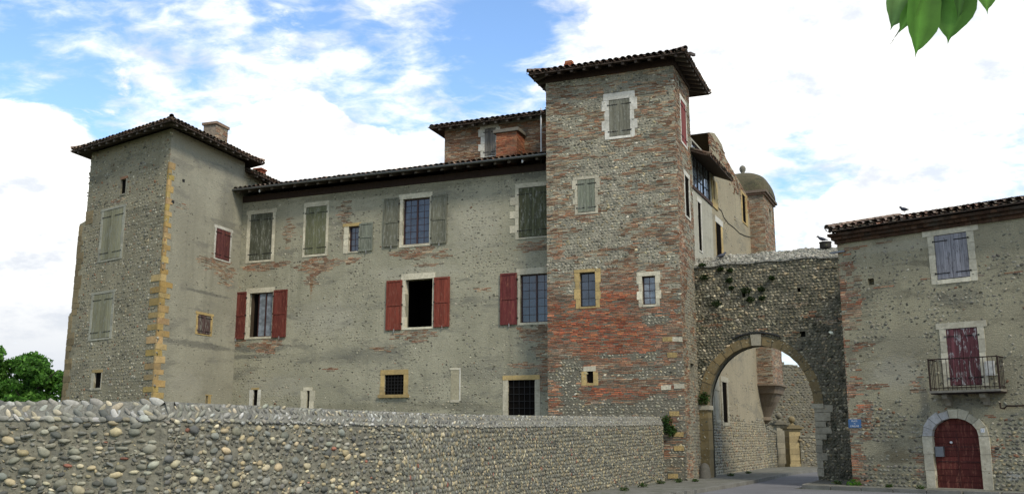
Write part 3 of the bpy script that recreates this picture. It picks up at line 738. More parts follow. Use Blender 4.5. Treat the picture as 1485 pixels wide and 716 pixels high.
# timber plate and roof
OV = .78; SL = .30; ZE = HT - .10
TW, TD = 5.62, 3.2
eF = fTF.shifted(-.52, OV); eS = Frame(eF.w(TW + .52 + .66, 0, 0)[:2], 68.1)
EL = TW + .52 + .66; ED = TD + OV + 1.35
eB = Frame(eS.w(ED, 0, 0)[:2], 180 - 21.9); eL = Frame(eB.w(EL, 0, 0)[:2], -111.9)
zE = ZE - .02
m = MB(); md = MB(); run = EL / 2; dpr = ED / 2
# hipped: slopes meet along 45 degree hips
for f_, L_ in ((eF, EL), (eS, ED), (eB, EL), (eL, ED)):
    tiles(m, f_, L_, zE, min(EL, ED) / 2, SL, 1.0, 1.0); deck(md, f_, L_, zE, min(EL, ED) / 2, SL, 1.0, 1.0)
for f_ in (eF, eS, eB, eL):
    a = f_.w(0, zE + .13, 0.02); b = f_.w(min(EL, ED) / 2, zE + .13 + SL * min(EL, ED) / 2, -min(EL, ED) / 2); ridge(m, a, b)
m.build('roof', M['tile'], tower); md.build('roof_boards', M['rafterwood'], tower)
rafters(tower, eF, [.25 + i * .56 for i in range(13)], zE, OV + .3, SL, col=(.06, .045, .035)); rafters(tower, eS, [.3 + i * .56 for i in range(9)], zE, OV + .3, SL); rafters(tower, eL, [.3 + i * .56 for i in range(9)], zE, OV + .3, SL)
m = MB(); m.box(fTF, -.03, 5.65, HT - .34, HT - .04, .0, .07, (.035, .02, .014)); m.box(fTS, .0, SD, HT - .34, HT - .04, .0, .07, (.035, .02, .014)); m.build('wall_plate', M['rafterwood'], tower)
# small chimney stub
fCh = fTF.shifted(0, -.9); u, z = fCh.hit(823, 96)
m = MB(); m.box(fCh, u - .17, u + .17, zE + .2, z + .12, -.3, .0, BR_RED * .8, .01); m.box(fCh, u - .13, u + .20, z + .122, z + .25, -.25, .0, BR_OR * .8, .012); m.build('chimney', M['masonry'], tower)

# ------------------------------------------------------------------ MAIN WING
HM = fM.hit(560, 262)[1]
main = thing('castle_main_wing', (float(fM.w(8, 0)[0]), float(fM.w(8, 0)[1]), 0), 'long grey rendered wing of the castle with many shuttered windows between the two towers', 'castle wing')
hm = []
def mw(*a, **k): hm.append(window(main, fM, *a, **k))
GRN = (.085, .105, .06); RED = (.115, .026, .018)
mw((362.6, 394.4, 309.8, 377.2), 'planks', CREAM, wl=.20, wr=.16, ht=.20, hb=.10, quoin=.0, scolr=(.066, .068, .044), label='closed dark green shutters, first upper window from the left')
mw((443, 472.8, 299.3, 368.8), 'planks', CREAM, wl=.13, wr=.13, ht=.22, hb=.10, scolr=(.12, .122, .066), label='closed lighter green shutters, second upper window', lext=.0)
mw((505.4, 520.3, 328, 364.5), 'glass', CREAM, wl=.26, wr=.04, ht=.15, hb=.07, lcol=YEL, nx=2, ny=4, leaf=1, shut_r=(521, 540.5, 323, 364), scolr=(.15, .16, .12), label='small window with one grey shutter open to the right')
mw((584, 623, 287.5, 353.8), 'glass', CREAM * 1.05, wl=.16, wr=.07, ht=.24, hb=.12, nx=2, ny=7, shut_l=(556.5, 578, 287.5, 357.3), shut_r=(625, 648, 282.6, 353), scolr=(.118, .115, .08), label='leaded window with weathered grey-green shutters folded back')
mw((752.2, 799, 270.7, 343), 'planks', CREAM, wl=.16, wr=.13, ht=.20, hb=.08, quoin=.26, scolr=(.07, .072, .036), label='closed green shutters half hidden by the gate tower', jn=7, lext=0)
mw((361, 394.7, 424.4, 488), 'half', CREAM, wl=.17, wr=.04, ht=.25, hb=.10, nx=1, ny=1, shut_l=(331, 355.8, 423.7, 491.5), shut_r=(395.8, 415.5, 420, 488.7), scolr=RED, wood='redwood', glass='glass_pale', label='lower window with pale panes and red shutters, left of three')
mw((587.3, 627, 404.6, 474), 'open', CREAM * 1.1, wl=.15, wr=.06, ht=.27, hb=.10, shut_l=(560, 582.5, 406.4, 478.3), shut_r=(629.5, 652, 401.5, 473.7), scolr=(.155, .034, .020), wood='redwood', label='open dark window with red shutters, middle of three')
mw((754.4, 799.6, 396.8, 467), 'glass', CREAM, wl=.12, wr=.12, ht=.27, hb=.10, nx=2, ny=6, shut_l=(725.4, 749.6, 396, 470.5), scolr=(.11, .024, .022), wood='redwood', label='lower window with small panes and one dark red shutter')
mw((366.7, 373.5, 564.6, 587.5), 'slit', WHITE_ST * .9, wl=.20, wr=.16, ht=.09, hb=.05, lcol=YEL, label='slit between white blocks under a yellow lintel', jn=2, lext=-.1)
mw((444.8, 448.8, 566, 592), 'slit', CREAM, wl=.30, wr=.24, ht=.16, hb=.05, label='thin slit between cream blocks', jn=2, lext=-.1, quoin=.06)
mw((557.6, 585.5, 542.8, 571.7), 'slit', YEL * .95, wl=.22, wr=.22, ht=.22, hb=.14, grill=(6, 6), sillext=.28, label='barred cellar window in a yellow stone surround', lext=0, jn=2)
mw((736.7, 775.8, 550.5, 612), 'slit', CREAM * .9, wl=.24, wr=.24, ht=.20, hb=.05, grill=(5, 6), label='tall barred opening in cream stone', lcol=YEL * 1.05, lext=0)
LM = 20.5
mb = MB(); wallface(mb, fM, 0, LM, 0, HM, hm)
mb.box(fM, 0, LM, 0, HM - .05, -9.0, -8.7, MORT); mb.box(fM, LM - .3, LM, 0, HM - .05, -8.7, -.02, MORT); mb.box(fM, 0, .3, 0, HM - .05, -8.7, -.02, MORT)
mb.build('wall', M['plaster'], main)
# the room behind the open window
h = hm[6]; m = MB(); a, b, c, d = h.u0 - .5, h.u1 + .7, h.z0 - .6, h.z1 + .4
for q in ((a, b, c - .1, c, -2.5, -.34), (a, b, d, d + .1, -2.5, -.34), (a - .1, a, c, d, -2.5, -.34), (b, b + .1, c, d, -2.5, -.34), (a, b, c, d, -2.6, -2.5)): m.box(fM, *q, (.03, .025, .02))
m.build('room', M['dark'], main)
# brick showing through fallen render
def patches(mb, fr, lst, holes, seed=0, red=.5, U0=0, U1=99, rough=1.0, hgt=.042):
    for (px, py, rx, ry, rd) in lst:
        u0, z0 = fr.hit(px - rx, py + ry); u1, z1 = fr.hit(px + rx, py - ry)
        uc, zc = fr.hit(px, py); ru = abs(u1 - u0) / 2; rz = abs(z1 - z0) / 2
        def rule(u, z):
            d = ((u - uc) / ru) ** 2 + ((z - zc) / rz) ** 2; n = fbm(u * 3 + seed, z * 7, seed + 3) - .5
            return (d + n * 2.6 * rough < .8), np.clip(rd * .75 - .12 + (fbm(u * 2, z * 5, 17) - .5) * .7, 0, 1)
        bricks(mb, fr, max(U0, min(u0, u1) - ru * .5), min(U1, max(u0, u1) + ru * .5), zc - rz * 1.6, zc + rz * 1.6, rule, holes, o=(0, .016), hgt=hgt)
mb = MB()
patches(mb, fM, [(384, 386, 34, 11, .45), (462, 384, 34, 14, .4), (602, 366, 36, 12, .45), (605, 486, 38, 12, .35), (770, 358, 30, 12, .4), (775, 484, 30, 14, .4), (385, 498, 30, 9, .35), (385, 506, 16, 8, .6), (452, 400, 10, 24, .4),
                 (505, 378, 18, 6, .3), (500, 308, 12, 18, .2), (640, 372, 14, 5, .3), (765, 530, 28, 6, .5), (788, 500, 14, 80, .3), (420, 335, 9, 26, .15), (345, 495, 14, 10, .2), (600, 285, 36, 4, .2), (620, 384, 22, 4, .4),
                 (480, 535, 10, 3, .6), (800, 380, 10, 12, .3), (700, 420, 16, 5, .1), (560, 505, 20, 5, .3)], hm, 3, U0=0, U1=17)
def facade_stones(u, z):
    return (fbm(u * .7 + 50, z * 1.1, 31) + RNG.normal(0, .16, np.shape(u))) > .53
cobbles(mb, fM, 0, 17.5, 1.5, HM - .3, facade_stones, hm, row=.13, sp=.17, size=(.03, .08), out=.012, cols=[ST_GREY * .95, ST_DARK, MORT * 1.05, MORT * .85, ST_GREY * .6, BR_BRN], ws=[6, 1.1, 5, 5, 1.6, .35], tilt=.25, lump=.25)
mb.build('exposed_masonry', M['masonry'], main)
# blocked opening
# blocked opening follows
m = MB(); a, b, c, d = fM.rect(653.5, 666.5, 536, 579)
m.box(fM, a, b, c, d, -.05, .012, (.30, .27, .18), .004); m.box(fM, b, b + .05, c - .05, d + .08, -.05, .03, WHITE_ST); m.box(fM, a - .05, b - .002, d + .002, d + .09, -.05, .028, CREAM); m.box(fM, a, b - .002, c - .12, c - .002, -.05, .03, CREAM * .9)
m.build('blocked_window', M['dress'], main)
# roof
OM = .85; SLM = .29
eM = fM.shifted(-1.0, OM); zM = eM.hit(560, 248)[1] - .10
LMr = 21.5
m = MB(); tiles(m, eM, LMr, zM, 5.2, SLM, ws=[5, 3, 3, 3]); m.build('roof', M['tile'], main)
m = MB(); deck(m, eM, LMr, zM, 5.2, SLM); e2 = Frame(eM.w(LMr, 0, -10.4)[:2], 180 - 21.9); deck(m, e2, LMr, zM, 5.2, SLM); m.build('roof_boards', M['rafterwood'], main)
rafters(main, eM, [1.3 + i * .66 for i in range(26)], zM, OM + .3, SLM)
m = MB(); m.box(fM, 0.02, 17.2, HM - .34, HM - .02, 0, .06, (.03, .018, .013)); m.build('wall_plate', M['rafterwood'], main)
# gutter at the left part of the eave
m = MB(); g = []
for i in range(9):
    a = pi + pi * i / 8; g.append((.075 * cos(a), .075 * sin(a)))
for (o1, z1), (o2, z2) in zip(g[:-1], g[1:]):
    m.add(eM.w([-.35, 17.8, 17.8, -.35], [zM + .02 + z1, zM + .02 + z1, zM + .02 + z2, zM + .02 + z2], [.10 + o1, .10 + o1, .10 + o2, .10 + o2]), [[0, 1, 2, 3]], (.1,) * 3)
m.build('gutter', M['zinc'], main)
for px, py in ((376, 270), (757, 232)):
    u, z = eM.hit(px, py); m = MB(); m.blobs(eM, [u], [zM - .16], [-.05], [.05], [.09], [.05], [0], np.array([[.6, .62, .65]]), ICO1, .02); m.build('insulator', M['white'], main)

# ------------------------------------------------------------------ ATTIC STOREY of brick behind the main roof
fAt = fM.shifted(0, -2.5); ua = fAt.hit(645, 205)[0]; HA = fAt.hit(720, 172)[1]
attic = thing('brick_attic_wing', (float(fAt.w(ua + 2, 0)[0]), float(fAt.w(ua + 2, 0)[1]), 0), 'brown brick upper storey rising behind the main roof, left of the gate tower', 'castle wing')
ha = [window(attic, fAt, (703, 719, 186, 226), 'planks', WHITE_ST, wl=.20, wr=.10, ht=.26, hb=.05, quoin=.14, scolr=(.13, .12, .10), wood='greywood', label='window with grey closed shutters and white quoins', lext=.05)]
mb = MB(); wallface(mb, fAt, ua, 21, HM - 1, HA, ha, BR_BRN * .8)
bricks(mb, fAt, ua, 18.5, HM, HA - .1, lambda u, z: (np.ones(np.shape(u), bool), np.clip(.05 + (fbm(u * 2, z * 4, 9) - .5) * .6, 0, 1)), ha)
mb.box(fAt, ua, 21, HM - 1, HA - .03, -5, -4.8, BR_BRN); mb.box(fAt, ua, ua + .25, HM - 1, HA - .03, -4.8, -.01, BR_BRN)
mb.build('wall', M['masonry'], attic)
eA = fAt.shifted(ua - .55, .6); zA = fAt.shifted(0, .6).hit(700, 174)[1] - .06
m = MB(); tiles(m, eA, 7.2, zA, 3.0, .3, 1.0); tiles(m, Frame(eA.w(0, 0, -6.0)[:2], -111.9), 6.0, zA, 3.0, .3, 1.0, 1.0); m.build('roof', M['tile'], attic)
m = MB(); deck(m, eA, 7.2, zA, 3.0, .3, 1.0); deck(m, Frame(eA.w(0, 0, -6.0)[:2], -111.9), 6.0, zA, 3.0, .3, 1.0, 1.0); m.build('roof_boards', M['rafterwood'], attic)
rafters(attic, eA, [.5 + i * .6 for i in range(9)], zA, .8, .3)
m = MB(); u, z = fAt.hit(791.3, 190); m.tube([fAt.w(fAt.hit(791.3, 220)[0] - .04, z_, .5) for z_ in (HM + .1, HA + .05)], .035, (.6,) * 3); m.build('drain_pipe', M['white'], attic)
m = MB(); m.box(fAt, ua + .01, 18.4, HA - .32, HA - .05, .0, .035, (.24, .22, .18), .01); m.build('frieze', M['dress'], attic)
# big brick chimney on the main roof before the attic
fK = fM.shifted(0, -1.5); a, b, c, d = fK.rect(719.5, 749.5, 192, 230); fk2 = Frame(fK.w(b, 0)[:2], 68.1); dp = fk2.hit(767, 205)[0]
chim = thing('brick_chimney', (float(fK.w(a, 0)[0]), float(fK.w(a, 0)[1]), c), 'wide orange brick chimney with a flat stone cap standing on the main roof', 'chimney')
m = MB(); m.box(fK, a, b, c - .9, d, -dp, 0, BR_BRN); bricks(m, fK, a, b, c - .5, d, lambda u, z: (u > -99, np.full(np.shape(u), .8))); bricks(m, fk2, 0, dp, c - .5, d, lambda u, z: (u > -99, np.full(np.shape(u), .8))); m.build('stack', M['masonry'], chim)
m = MB(); m.box(fK, a - .12, b + .12, d + .002, d + .16, -dp - .12, .12, (.13, .12, .10), .01); m.build('cap', M['dress'], chim)

# ------------------------------------------------------------------ CORNER TOWER on the left
HL = fLR.hit(245.5, 184)[1]
ctow = thing('corner_tower', (float(K[0]), float(K[1]), 0), 'grey corner tower with yellow stone quoins at the far left, stepped on its left edge', 'tower')
hl, hr = [], []
def lw(*a, **k): hl.append(window(ctow, fLL, *a, **k))
def rw(*a, **k): hr.append(window(ctow, fLR, *a, **k))
lw((175, 182.5, 260, 281), 'slit', CREAM * .5, wl=.05, wr=.12, ht=.12, hb=.08, label='small top opening', jn=2, lcol=BR_BRN * 1.2, lext=0)
lw((148.5, 176.5, 304, 375), 'planks', (.27, .26, .2), wl=.2, wr=.2, ht=.12, hb=.08, scolr=(.185, .175, .105), label='upper closed pale green shutters')
lw((134.5, 161, 426, 490), 'planks', (.27, .26, .2), wl=.2, wr=.2, ht=.12, hb=.08, scolr=(.185, .175, .105), label='lower closed pale green shutters')
lw((136.5, 146.5, 540, 562), 'slit', CREAM * .75, wl=.22, wr=.06, ht=.14, hb=.1, label='small dark opening in yellow stone', jn=1, lcol=YEL * .7, lext=0)
rw((312.5, 333.5, 333, 377), 'planks', WHITE_ST * .9, wl=.12, wr=.12, ht=.14, hb=.06, scolr=(.085, .028, .026), wood='redwood', label='small window with closed dark red shutters')
rw((286.5, 305, 456.7, 484.4), 'planks', YEL, wl=.14, wr=.14, ht=.12, hb=.05, scolr=(.075, .045, .04), label='square window with brown shutters in a yellow surround')
rw((298, 301, 573, 592), 'slit', YEL * .9, wl=.01, wr=.22, ht=.05, hb=.04, label='slit beside yellow blocks', jn=1)
steps = [(fLL.hit(117, 322)), (fLL.hit(103, 452)), (fLL.hit(89, 578))]
LRW = 5.83
# left face, widened in stages towards the ground
mb = MB()
wallface(mb, fLL, 0, LL, 0, HL, hl)
wallface(mb, fLR, 0, LRW, 0, HL, hr)
uoff = [fLL.hit(115, 330)[0], fLL.hit(100, 462)[0], fLL.hit(86.5, 588)[0]]; ztops = [s[1] for s in steps]
for i, (zt, uo) in enumerate(zip(ztops, uoff)):
    u1 = 0 if i == 0 else uoff[i - 1]; u1 = 0
    P = [(uo, 0), (0, 0), (0, zt), (uo, zt - .12)]
    zb0 = 0 if i == 2 else ztops[i + 1] - .2
    pts = [(uo, zb0), (0 if i == 0 else uoff[i - 1], zb0), (0 if i == 0 else uoff[i - 1], zt), (uo, zt - .10)]
    A = fLL.w([p[0] for p in pts], [p[1] for p in pts], -.0); B = fLL.w([p[0] for p in pts], [p[1] for p in pts], -4.0)
    if i > 0:
        # lower stages also run under the upper ones' outline down to the ground
        pass
    wv = np.array([(p[0], 0, p[1]) for p in pts])
    mb.add(A, [[0, 1, 2, 3]], MORT, wv)
    mb.add([A[3], A[2], B[2], B[3]], [[0, 1, 2, 3]], MORT); mb.add([A[0], A[3], B[3], B[0]], [[0, 1, 2, 3]], MORT)
for i in (0, 1):   # fill below each upper stage strip
    uo = uoff[i]; u1 = 0 if i == 0 else uoff[i - 1]; z = ztops[i + 1] - .2
    mb.add(fLL.w([uo, u1, u1, uo], [0, 0, z, z], 0), [[0, 1, 2, 3]], MORT, np.array([(uo, 0, 0), (u1, 0, 0), (u1, 0, z), (uo, 0, z)]))
# hidden sides
bl = fLL.w(0, 0, 0)[:2]; br = fLR.w(LRW, 0, 0)[:2]; bk = bl + (br - K)
for p, q in ((bl, bk), (bk, br)): mb.add([(*p, 0), (*q, 0), (*q, HL), (*p, HL)], [[0, 1, 2, 3]], MORT)
wt = mb.build('wall', M['plaster_tower'], ctow)
# right face has a paler render: give it as its own skin 5 mm proud
mb = MB(); wallface(mb, fLR, 0.0, LRW, 0, HL - .02, hr, o=.006, reveal=False); mb.build('render_coat', M['plaster_warm'], ctow)['label'] = 'paler smoother render on the right face'
mb = MB()
cobbles(mb, fLL, -.1, LL, 1.5, HL - .2, lambda u, z: (fbm(u * 1.2, z * 1.5, 6) + RNG.normal(0, .10, np.shape(u))) > .28 + .08 * (z > HL - 1.5), hl, row=.15, sp=.19, size=(.055, .12), out=.015, cols=[ST_GREY * .95, ST_DARK * 1.2, ST_PALE * .8, ST_TAN * .7, BR_BRN, MORT * .9], ws=[6, 3, .5, 2.4, .8, 3], tilt=.3, lump=.22, sd=.25)
patches(mb, fLR, [(320, 382, 22, 8, .25), (300, 380, 14, 10, .15), (330, 400, 14, 14, .2), (265, 300, 10, 4, .1)], hr, 5, U1=LRW)
cobbles(mb, fLR, .2, LRW, 1.5, HL - 1, lambda u, z: (fbm(u * .8 + 5, z * 1.1, 36) + RNG.normal(0, .14, np.shape(u))) > .56, hr, row=.13, sp=.18, size=(.03, .075), out=.010, cols=[ST_GREY, ST_DARK * 1.3, MORT * 1.1, MORT * .9], ws=[4, .8, 5, 4], lump=.25)
for px, py in ((266, 262), (250, 292)): u, z = fLR.hit(px, py); mb.box(fLR, u - .09, u + .09, z - .07, z + .05, 0, .03, (.02, .02, .02), .01)
# yellow lichen-like bricks under the slot
patches(mb, fLL, [(168, 292, 14, 8, .2)], hl, 9)
mb.build('exposed_masonry', M['masonry'], ctow)
# yellow quoins: long and short blocks around the near corner
mb = MB(); z = .5; i = 0
while z < HL - 1.6:
    h = random.uniform(.22, .33); big = z < fLR.hit(230, 400)[1]
    wR = (.62 if i % 2 else .30) * (1.1 if big else .62); wL = ((.75 if i % 2 == 0 else .10) if big else .10)
    c = rgb(.43, .30, .10) * random.uniform(.7, 1.1) * np.array([1, random.uniform(.94, 1.06), random.uniform(.9, 1.5)])
    wR *= random.uniform(.85, 1.15)
    mb.box(fLR, 0.0, wR, z, z + h - .012, -.05, .020, c, .014)
    mb.box(fLL, LL - wL, LL + .0, z, z + h - .012, -.05, .026, c * .8, .006)
    z += h; i += 1
mb.build('quoins', M['dress'], ctow)
mb = MB(); z = .3
def stage(z): return uoff[2] if z < ztops[2] - .12 else uoff[1] if z < ztops[1] - .12 else uoff[0] if z < ztops[0] - .12 else 0
while z < ztops[0] + .3:
    h = random.uniform(.2, .36); e = min(stage(z), stage(z)) if stage(z + h) == stage(z) else stage(z + h)
    mb.box(fLL, e - .015, e + random.choice((.28, .45, .6)), z, z + h - .012, -.5, .02, YEL * random.uniform(.28, .62) * np.array([1, 1.05, 1.3]), .012); z += h
mb.build('edge_blocks', M['dress'], ctow)
# roof: hipped over the skewed plan
OL = .75; zl = HL + .0
cor = [bl, K, br, bk]; cen = sum(cor) / 4
def outset(poly, d):
    r = []
    n = len(poly)
    for i in range(n):
        p0, p1, p2 = poly[i - 1], poly[i], poly[(i + 1) % n]
        e1 = (p1 - p0) / np.linalg.norm(p1 - p0); e2 = (p2 - p1) / np.linalg.norm(p2 - p1)
        n1 = np.array([e1[1], -e1[0]]); n2 = np.array([e2[1], -e2[0]])
        A_ = np.array([n1, n2]); r.append(np.linalg.solve(A_, [np.dot(n1, p1) + d, np.dot(n2, p1) + d]))
    return r
ev = outset([np.array(c) for c in cor], OL)
SLL = .30; m = MB(); md = MB()
for i in range(4):
    p, q = ev[i], ev[(i + 1) % 4]; Lx = np.linalg.norm(q - p); f_ = Frame(p, math.degrees(math.atan2(q[1] - p[1], q[0] - p[0])))
    uc = np.dot(cen - p, f_.d); D_ = -np.dot(cen - p, f_.n)
    sl_ = 1.15 / D_
    tiles(m, f_, Lx, zl, D_, sl_, D_ / uc, D_ / (Lx - uc)); deck(md, f_, Lx, zl, D_, sl_, D_ / uc, D_ / (Lx - uc))
    ridge(m, (*p, zl + .15), (*cen, zl + 1.3))
    if i in (0, 1): rafters(ctow, f_, [.5 + .62 * k for k in range(int((Lx - .7) / .62))], zl, OL + .25, sl_)
m.build('roof', M['tile'], ctow); md.build('roof_boards', M['rafterwood'], ctow)
# chimney on the corner tower
fq = fLR.shifted(0, -1.1); a, b, c, d = fq.rect(312.8, 330.0, 184, 212); fq2 = Frame(fq.w(a, 0)[:2] - 0 * fq.d, fLL.a)
m = MB(); w_ = .75
m.box(fq, a, b, c - .8, d, -w_, 0, (.21, .17, .125), .006); bricks(m, fq, a, b, c - .6, d, lambda u, z: (u > -99, np.full(np.shape(u), .05)))
m.box(fq, a - .07, b + .07, d + .002, d + .14, -w_ - .07, .07, (.22, .15, .10), .01); m.build('chimney', M['masonry'], ctow)['label'] = 'buff brick chimney with a projecting top'
# rear wing seen in the gap between tower and main roof
rearw = thing('rear_wing', (float(br[0]), float(br[1]), 0), 'strip of dark roof with a small chimney behind the corner tower', 'castle wing')
fR = Frame(br, 72.0); zR = fR.shifted(0, .5).hit(358, 246)[1]
m = MB(); m.box(fR, .02, 7, 0, zR + .1, -4, -.02, MORT); m.build('wall', M['plaster'], rearw)
eR = fR.shifted(0.02, .55); m = MB(); tiles(m, eR, 7, zR, 2.4, .3); m.build('roof', M['tile'], rearw); m = MB(); deck(m, eR, 7, zR, 2.4, .3); m.build('roof_boards', M['rafterwood'], rearw)
rafters(rearw, eR, [.4 + i * .6 for i in range(10)], zR, .8, .3)
fr_ = fR.shifted(0, -.1); a, b, c, d = fr_.rect(378, 385.5, 247, 262); m = MB(); m.box(fr_, a, b, c - .6, d, -.4, 0, BR_RED * .7, .01); m.box(fr_, a - .05, b + .05, d + .002, d + .08, -.45, .05, BR_RED * .7); m.build('chimney', M['masonry'], rearw)

# ------------------------------------------------------------------ SIDE WING beyond the gate tower
side = thing('castle_side_wing', (float(fC.w(7, 0)[0]), float(fC.w(7, 0)[1]), 0), 'ochre side wing receding behind the gate tower, its broken wall top open to the sky', 'castle wing')
hc = []
def cw(*a, **k): k['bk'] = .012; hc.append(window(side, fC, *a, **k))
uW = 3.7; LC = 14.9
cw((1012.5, 1017, 295, 363), 'slit', WHITE_ST, wl=.03, wr=.10, ht=.2, hb=.05, label='tall narrow opening with white edge beside the tower')
cw((1039, 1046.5, 326, 392), 'slit', YEL * 1.05, wl=.02, wr=.35, ht=.3, hb=.05, lcol=WHITE_ST, label='tall dark window with a yellow jamb')
cw((1076.5, 1081, 284, 322), 'slit', YEL, wl=.25, wr=.5, ht=.15, hb=.08, label='yellow framed opening beside the turret', jn=2)
cw((1037.5, 1043, 566, 608), 'slit', CREAM * .75, wl=.2, wr=.2, ht=.2, hb=.12, label='first tall dark window seen through the arch')
cw((1048, 1054.5, 554, 612), 'slit', CREAM * .75, wl=.25, wr=.3, ht=.25, hb=.15, label='second taller dark window seen through the arch')
top_px = [(1008, 191), (1022, 191), (1036, 193), (1041, 200), (1047, 210), (1052, 228), (1061, 244), (1071, 261), (1077, 273), (1083, 283), (1090, 293)]
tp = sorted([fC.hit(*p) for p in top_px]); tu = [0.0] + [p[0] for p in tp] + [16]; tz = [tp[0][1]] + [p[1] for p in tp] + [tp[-1][1]]
def ctop(u): return float(np.interp(u, tu, tz))
lg = fC.rect(1010, 1029.5, 234, 300); zlog = fC.hit(1020, 283)[1]; zlt = fC.hit(1020, 222)[1]
loghole = Hole(.15, uW - .15, zlog, zlt, depth=.3)
mb = MB(); wallface(mb, fC, 0, uW, 0, 0, hc[:1] + [loghole], ztop=lambda u: max(ctop(u), zlt + .4) if u > uW + 9 else zlt + .08, o=.0)
mb.build('wall', M['plaster_white'], side)['label'] = 'white rendered part of the wall below the loggia'
mb = MB(); wallface(mb, fC, uW, LC, 0, 0, hc[1:], ztop=ctop, extra=tuple(np.linspace(uW, LC, 40)))
for a, b in zip(np.linspace(0.0, LC, 40)[:-1], np.linspace(0.0, LC, 40)[1:]):   # thickness at the broken top
    za, zb = (ctop(a), ctop(b)); oo = -.0 if a >= uW - .01 else -.9
    mb.add(fC.w([a, b, b, a], [za, zb, zb, za], [oo, oo, -1.5, -1.5]), [[0, 1, 2, 3]], MORT)
wallface(mb, fC.shifted(0, -.9), 0, uW, zlt, 0, [], ztop=ctop, extra=tuple(np.linspace(0, uW, 12)))
mb.box(fC, .0, LC, 0, tz[-1] - .3, -6, -5.7, MORT); 
endf = Frame(fC.w(LC, 0)[:2], 155.5); mb.add(endf.w([0, 6, 6, 0], [0, 0, tz[-1], tz[-1] - .0], 0), [[0, 1, 2, 3]], MORT)
mb.build('wall', M['plaster_ochre'], side)['label'] = 'ochre rendered wall with a broken top'
mb = MB()
bricks(mb, fC, uW, LC, 8, 16, lambda u, z: ((np.interp(u, tu, tz) - z < .5 + 1.0 * fbm(u * 2, z * 2, 5)) & (z < np.interp(u, tu, tz) - .03) & (fbm(u * 3, z * 6, 12) > .40), np.clip(fbm(u * 2, z * 4, 19) * 1.1 - .35, 0, 1)), hc, o=(0, .03), jit=.01)
bricks(mb, fC.shifted(0, -.9), 0, uW, zlt, 17, lambda u, z: ((z < np.interp(u, tu, tz) - .05) & (fbm(u * 3, z * 6, 2) > .5), np.clip(fbm(u * 2, z * 4, 19) * 1.0 - .4, 0, 1)), [], o=(0, .03), jit=.01)
cobbles(mb, fC, .6, LC, .1, 3.0, lambda u, z: (z < 2.3 + .9 * fbm(u * .7, z, 3)), hc, row=.12, sp=.16, size=(.06, .10), out=.03, cols=[ST_GREY * .9, ST_TAN * .8, ST_DARK, BR_BRN], ws=[5, 3, 2, .5])
# long crack and sparse stones
cobbles(mb, fC, uW, LC, 3, 13, lambda u, z: (fbm(u * 1.1 + 9, z * 1.4, 41) > .64) & (z < np.interp(u, tu, tz) - .2), hc, row=.15, sp=.17, size=(.04, .08), out=.016, cols=[ST_GREY, ST_TAN * .8, ST_DARK], ws=[4, 3, 1])
mb.build('exposed_masonry', M['masonry'], side)
m = MB()
ck = [fC.hit(*p) for p in ((1040, 300), (1046, 306), (1050, 316), (1056, 324), (1064, 330), (1072, 338), (1080, 342), (1088, 344))]
m.tube([fC.w(u, z, .0) for u, z in ck], .03, (.03, .028, .022), 6); m.build('crack', M['masonry'], side)
# glazed loggia
fb, pb = MB(), MB(); casement(fb, pb, fC, (.16, uW - .16, zlog + .01, zlt - .01), -.08, 2, 4, 3, fw=.06, mw=.03, fcol=(.03, .02, .016), mcol=(.02, .015, .012))
lo = fb.build('loggia_glazing', M['rafterwood'], side); lo['label'] = 'dark framed glazing under a small roof'; sub(pb, 'pane', M['glass_pale'], lo)
m = MB(); m.box(fC, -.02, uW + .02, zlog - .16, zlog - .01, -.05, .05, (.05, .03, .022)); sub(m, 'sill', M['rafterwood'], lo)
zlr = fC.shifted(0, .9).hit(1042, 239)[1]; eC = fC.shifted(-.3, .9)
m = MB(); tiles(m, eC, uW + .9, zlr, 1.8, .42); r_ = m.build('loggia_roof', M['tile'], side); m = MB(); deck(m, eC, uW + .9, zlr, 1.8, .42); sub(m, 'boards', M['rafterwood'], r_)
m = MB(); a, b, c, d = fC.rect(1030.5, 1037.5, 226, 338); m.box(fC, uW + .02, uW + 1.15, fC.hit(1034, 300)[1], zlr + .1, -.1, .05, YEL * 1.05, .004); m.box(fC, uW + .25, uW + .45, fC.hit(1034, 288)[1], zlr, .0, .08, YEL * .5); m.build('pier', M['dress'], side)['label'] = 'yellow stone pier beside the loggia'

# ------------------------------------------------------------------ TURRET hanging on the corner
tur = thing('corner_turret', (float(fC.w(14.9, 0)[0]), float(fC.w(14.9, 0)[1]), 6), 'square brick turret with a stone dome hanging on the far corner of the ochre wing', 'turret')
S0, S1, W0, W1 = 13.1, 16.4, -2.45, .83
zt1 = fC.shifted(0, W1).hit(1111, 287)[1]; zt0 = fC.shifted(0, W1).hit(1123, 556)[1]
fT1 = Frame(fC.w(S0, 0, W0)[:2], 65.5 - 90); fT2 = Frame(fC.w(S0, 0, W1)[:2], 65.5); WT, DT = W1 - W0, S1 - S0
ht2 = [Hole(*fT2.rect(1115.8, 1118.5, 305, 322))]; a_ = fT2.rect(1115.5, 1117, 306, 321)
mb = MB(); wallface(mb, fT1, 0, WT, zt0, zt1, []); wallface(mb, fT2, 0, DT, zt0, zt1, ht2)
for h in ht2: mb.box(fT2, h.u0 - .02, h.u1 + .02, h.z0 - .02, h.z1 + .02, -.36, -.3, (.01,) * 3)
mb.box(fT1, .0, WT, zt0, zt1, -DT, -DT + .2, BR_BRN); mb.box(fT1, .0, .2, zt0, zt1, -DT + .2, -.01, BR_BRN)
bricks(mb, fT1, 0, WT, zt0, zt1, lambda u, z: (u > -9, np.clip(.02 + (fbm(u * 2, z * 3, 3) - .5) * .8, 0, 1))); bricks(mb, fT2, 0, DT, zt0, zt1, lambda u, z: (u > -9, np.clip(.12 + (fbm(u * 2, z * 3, 4) - .5), 0, 1)), ht2)
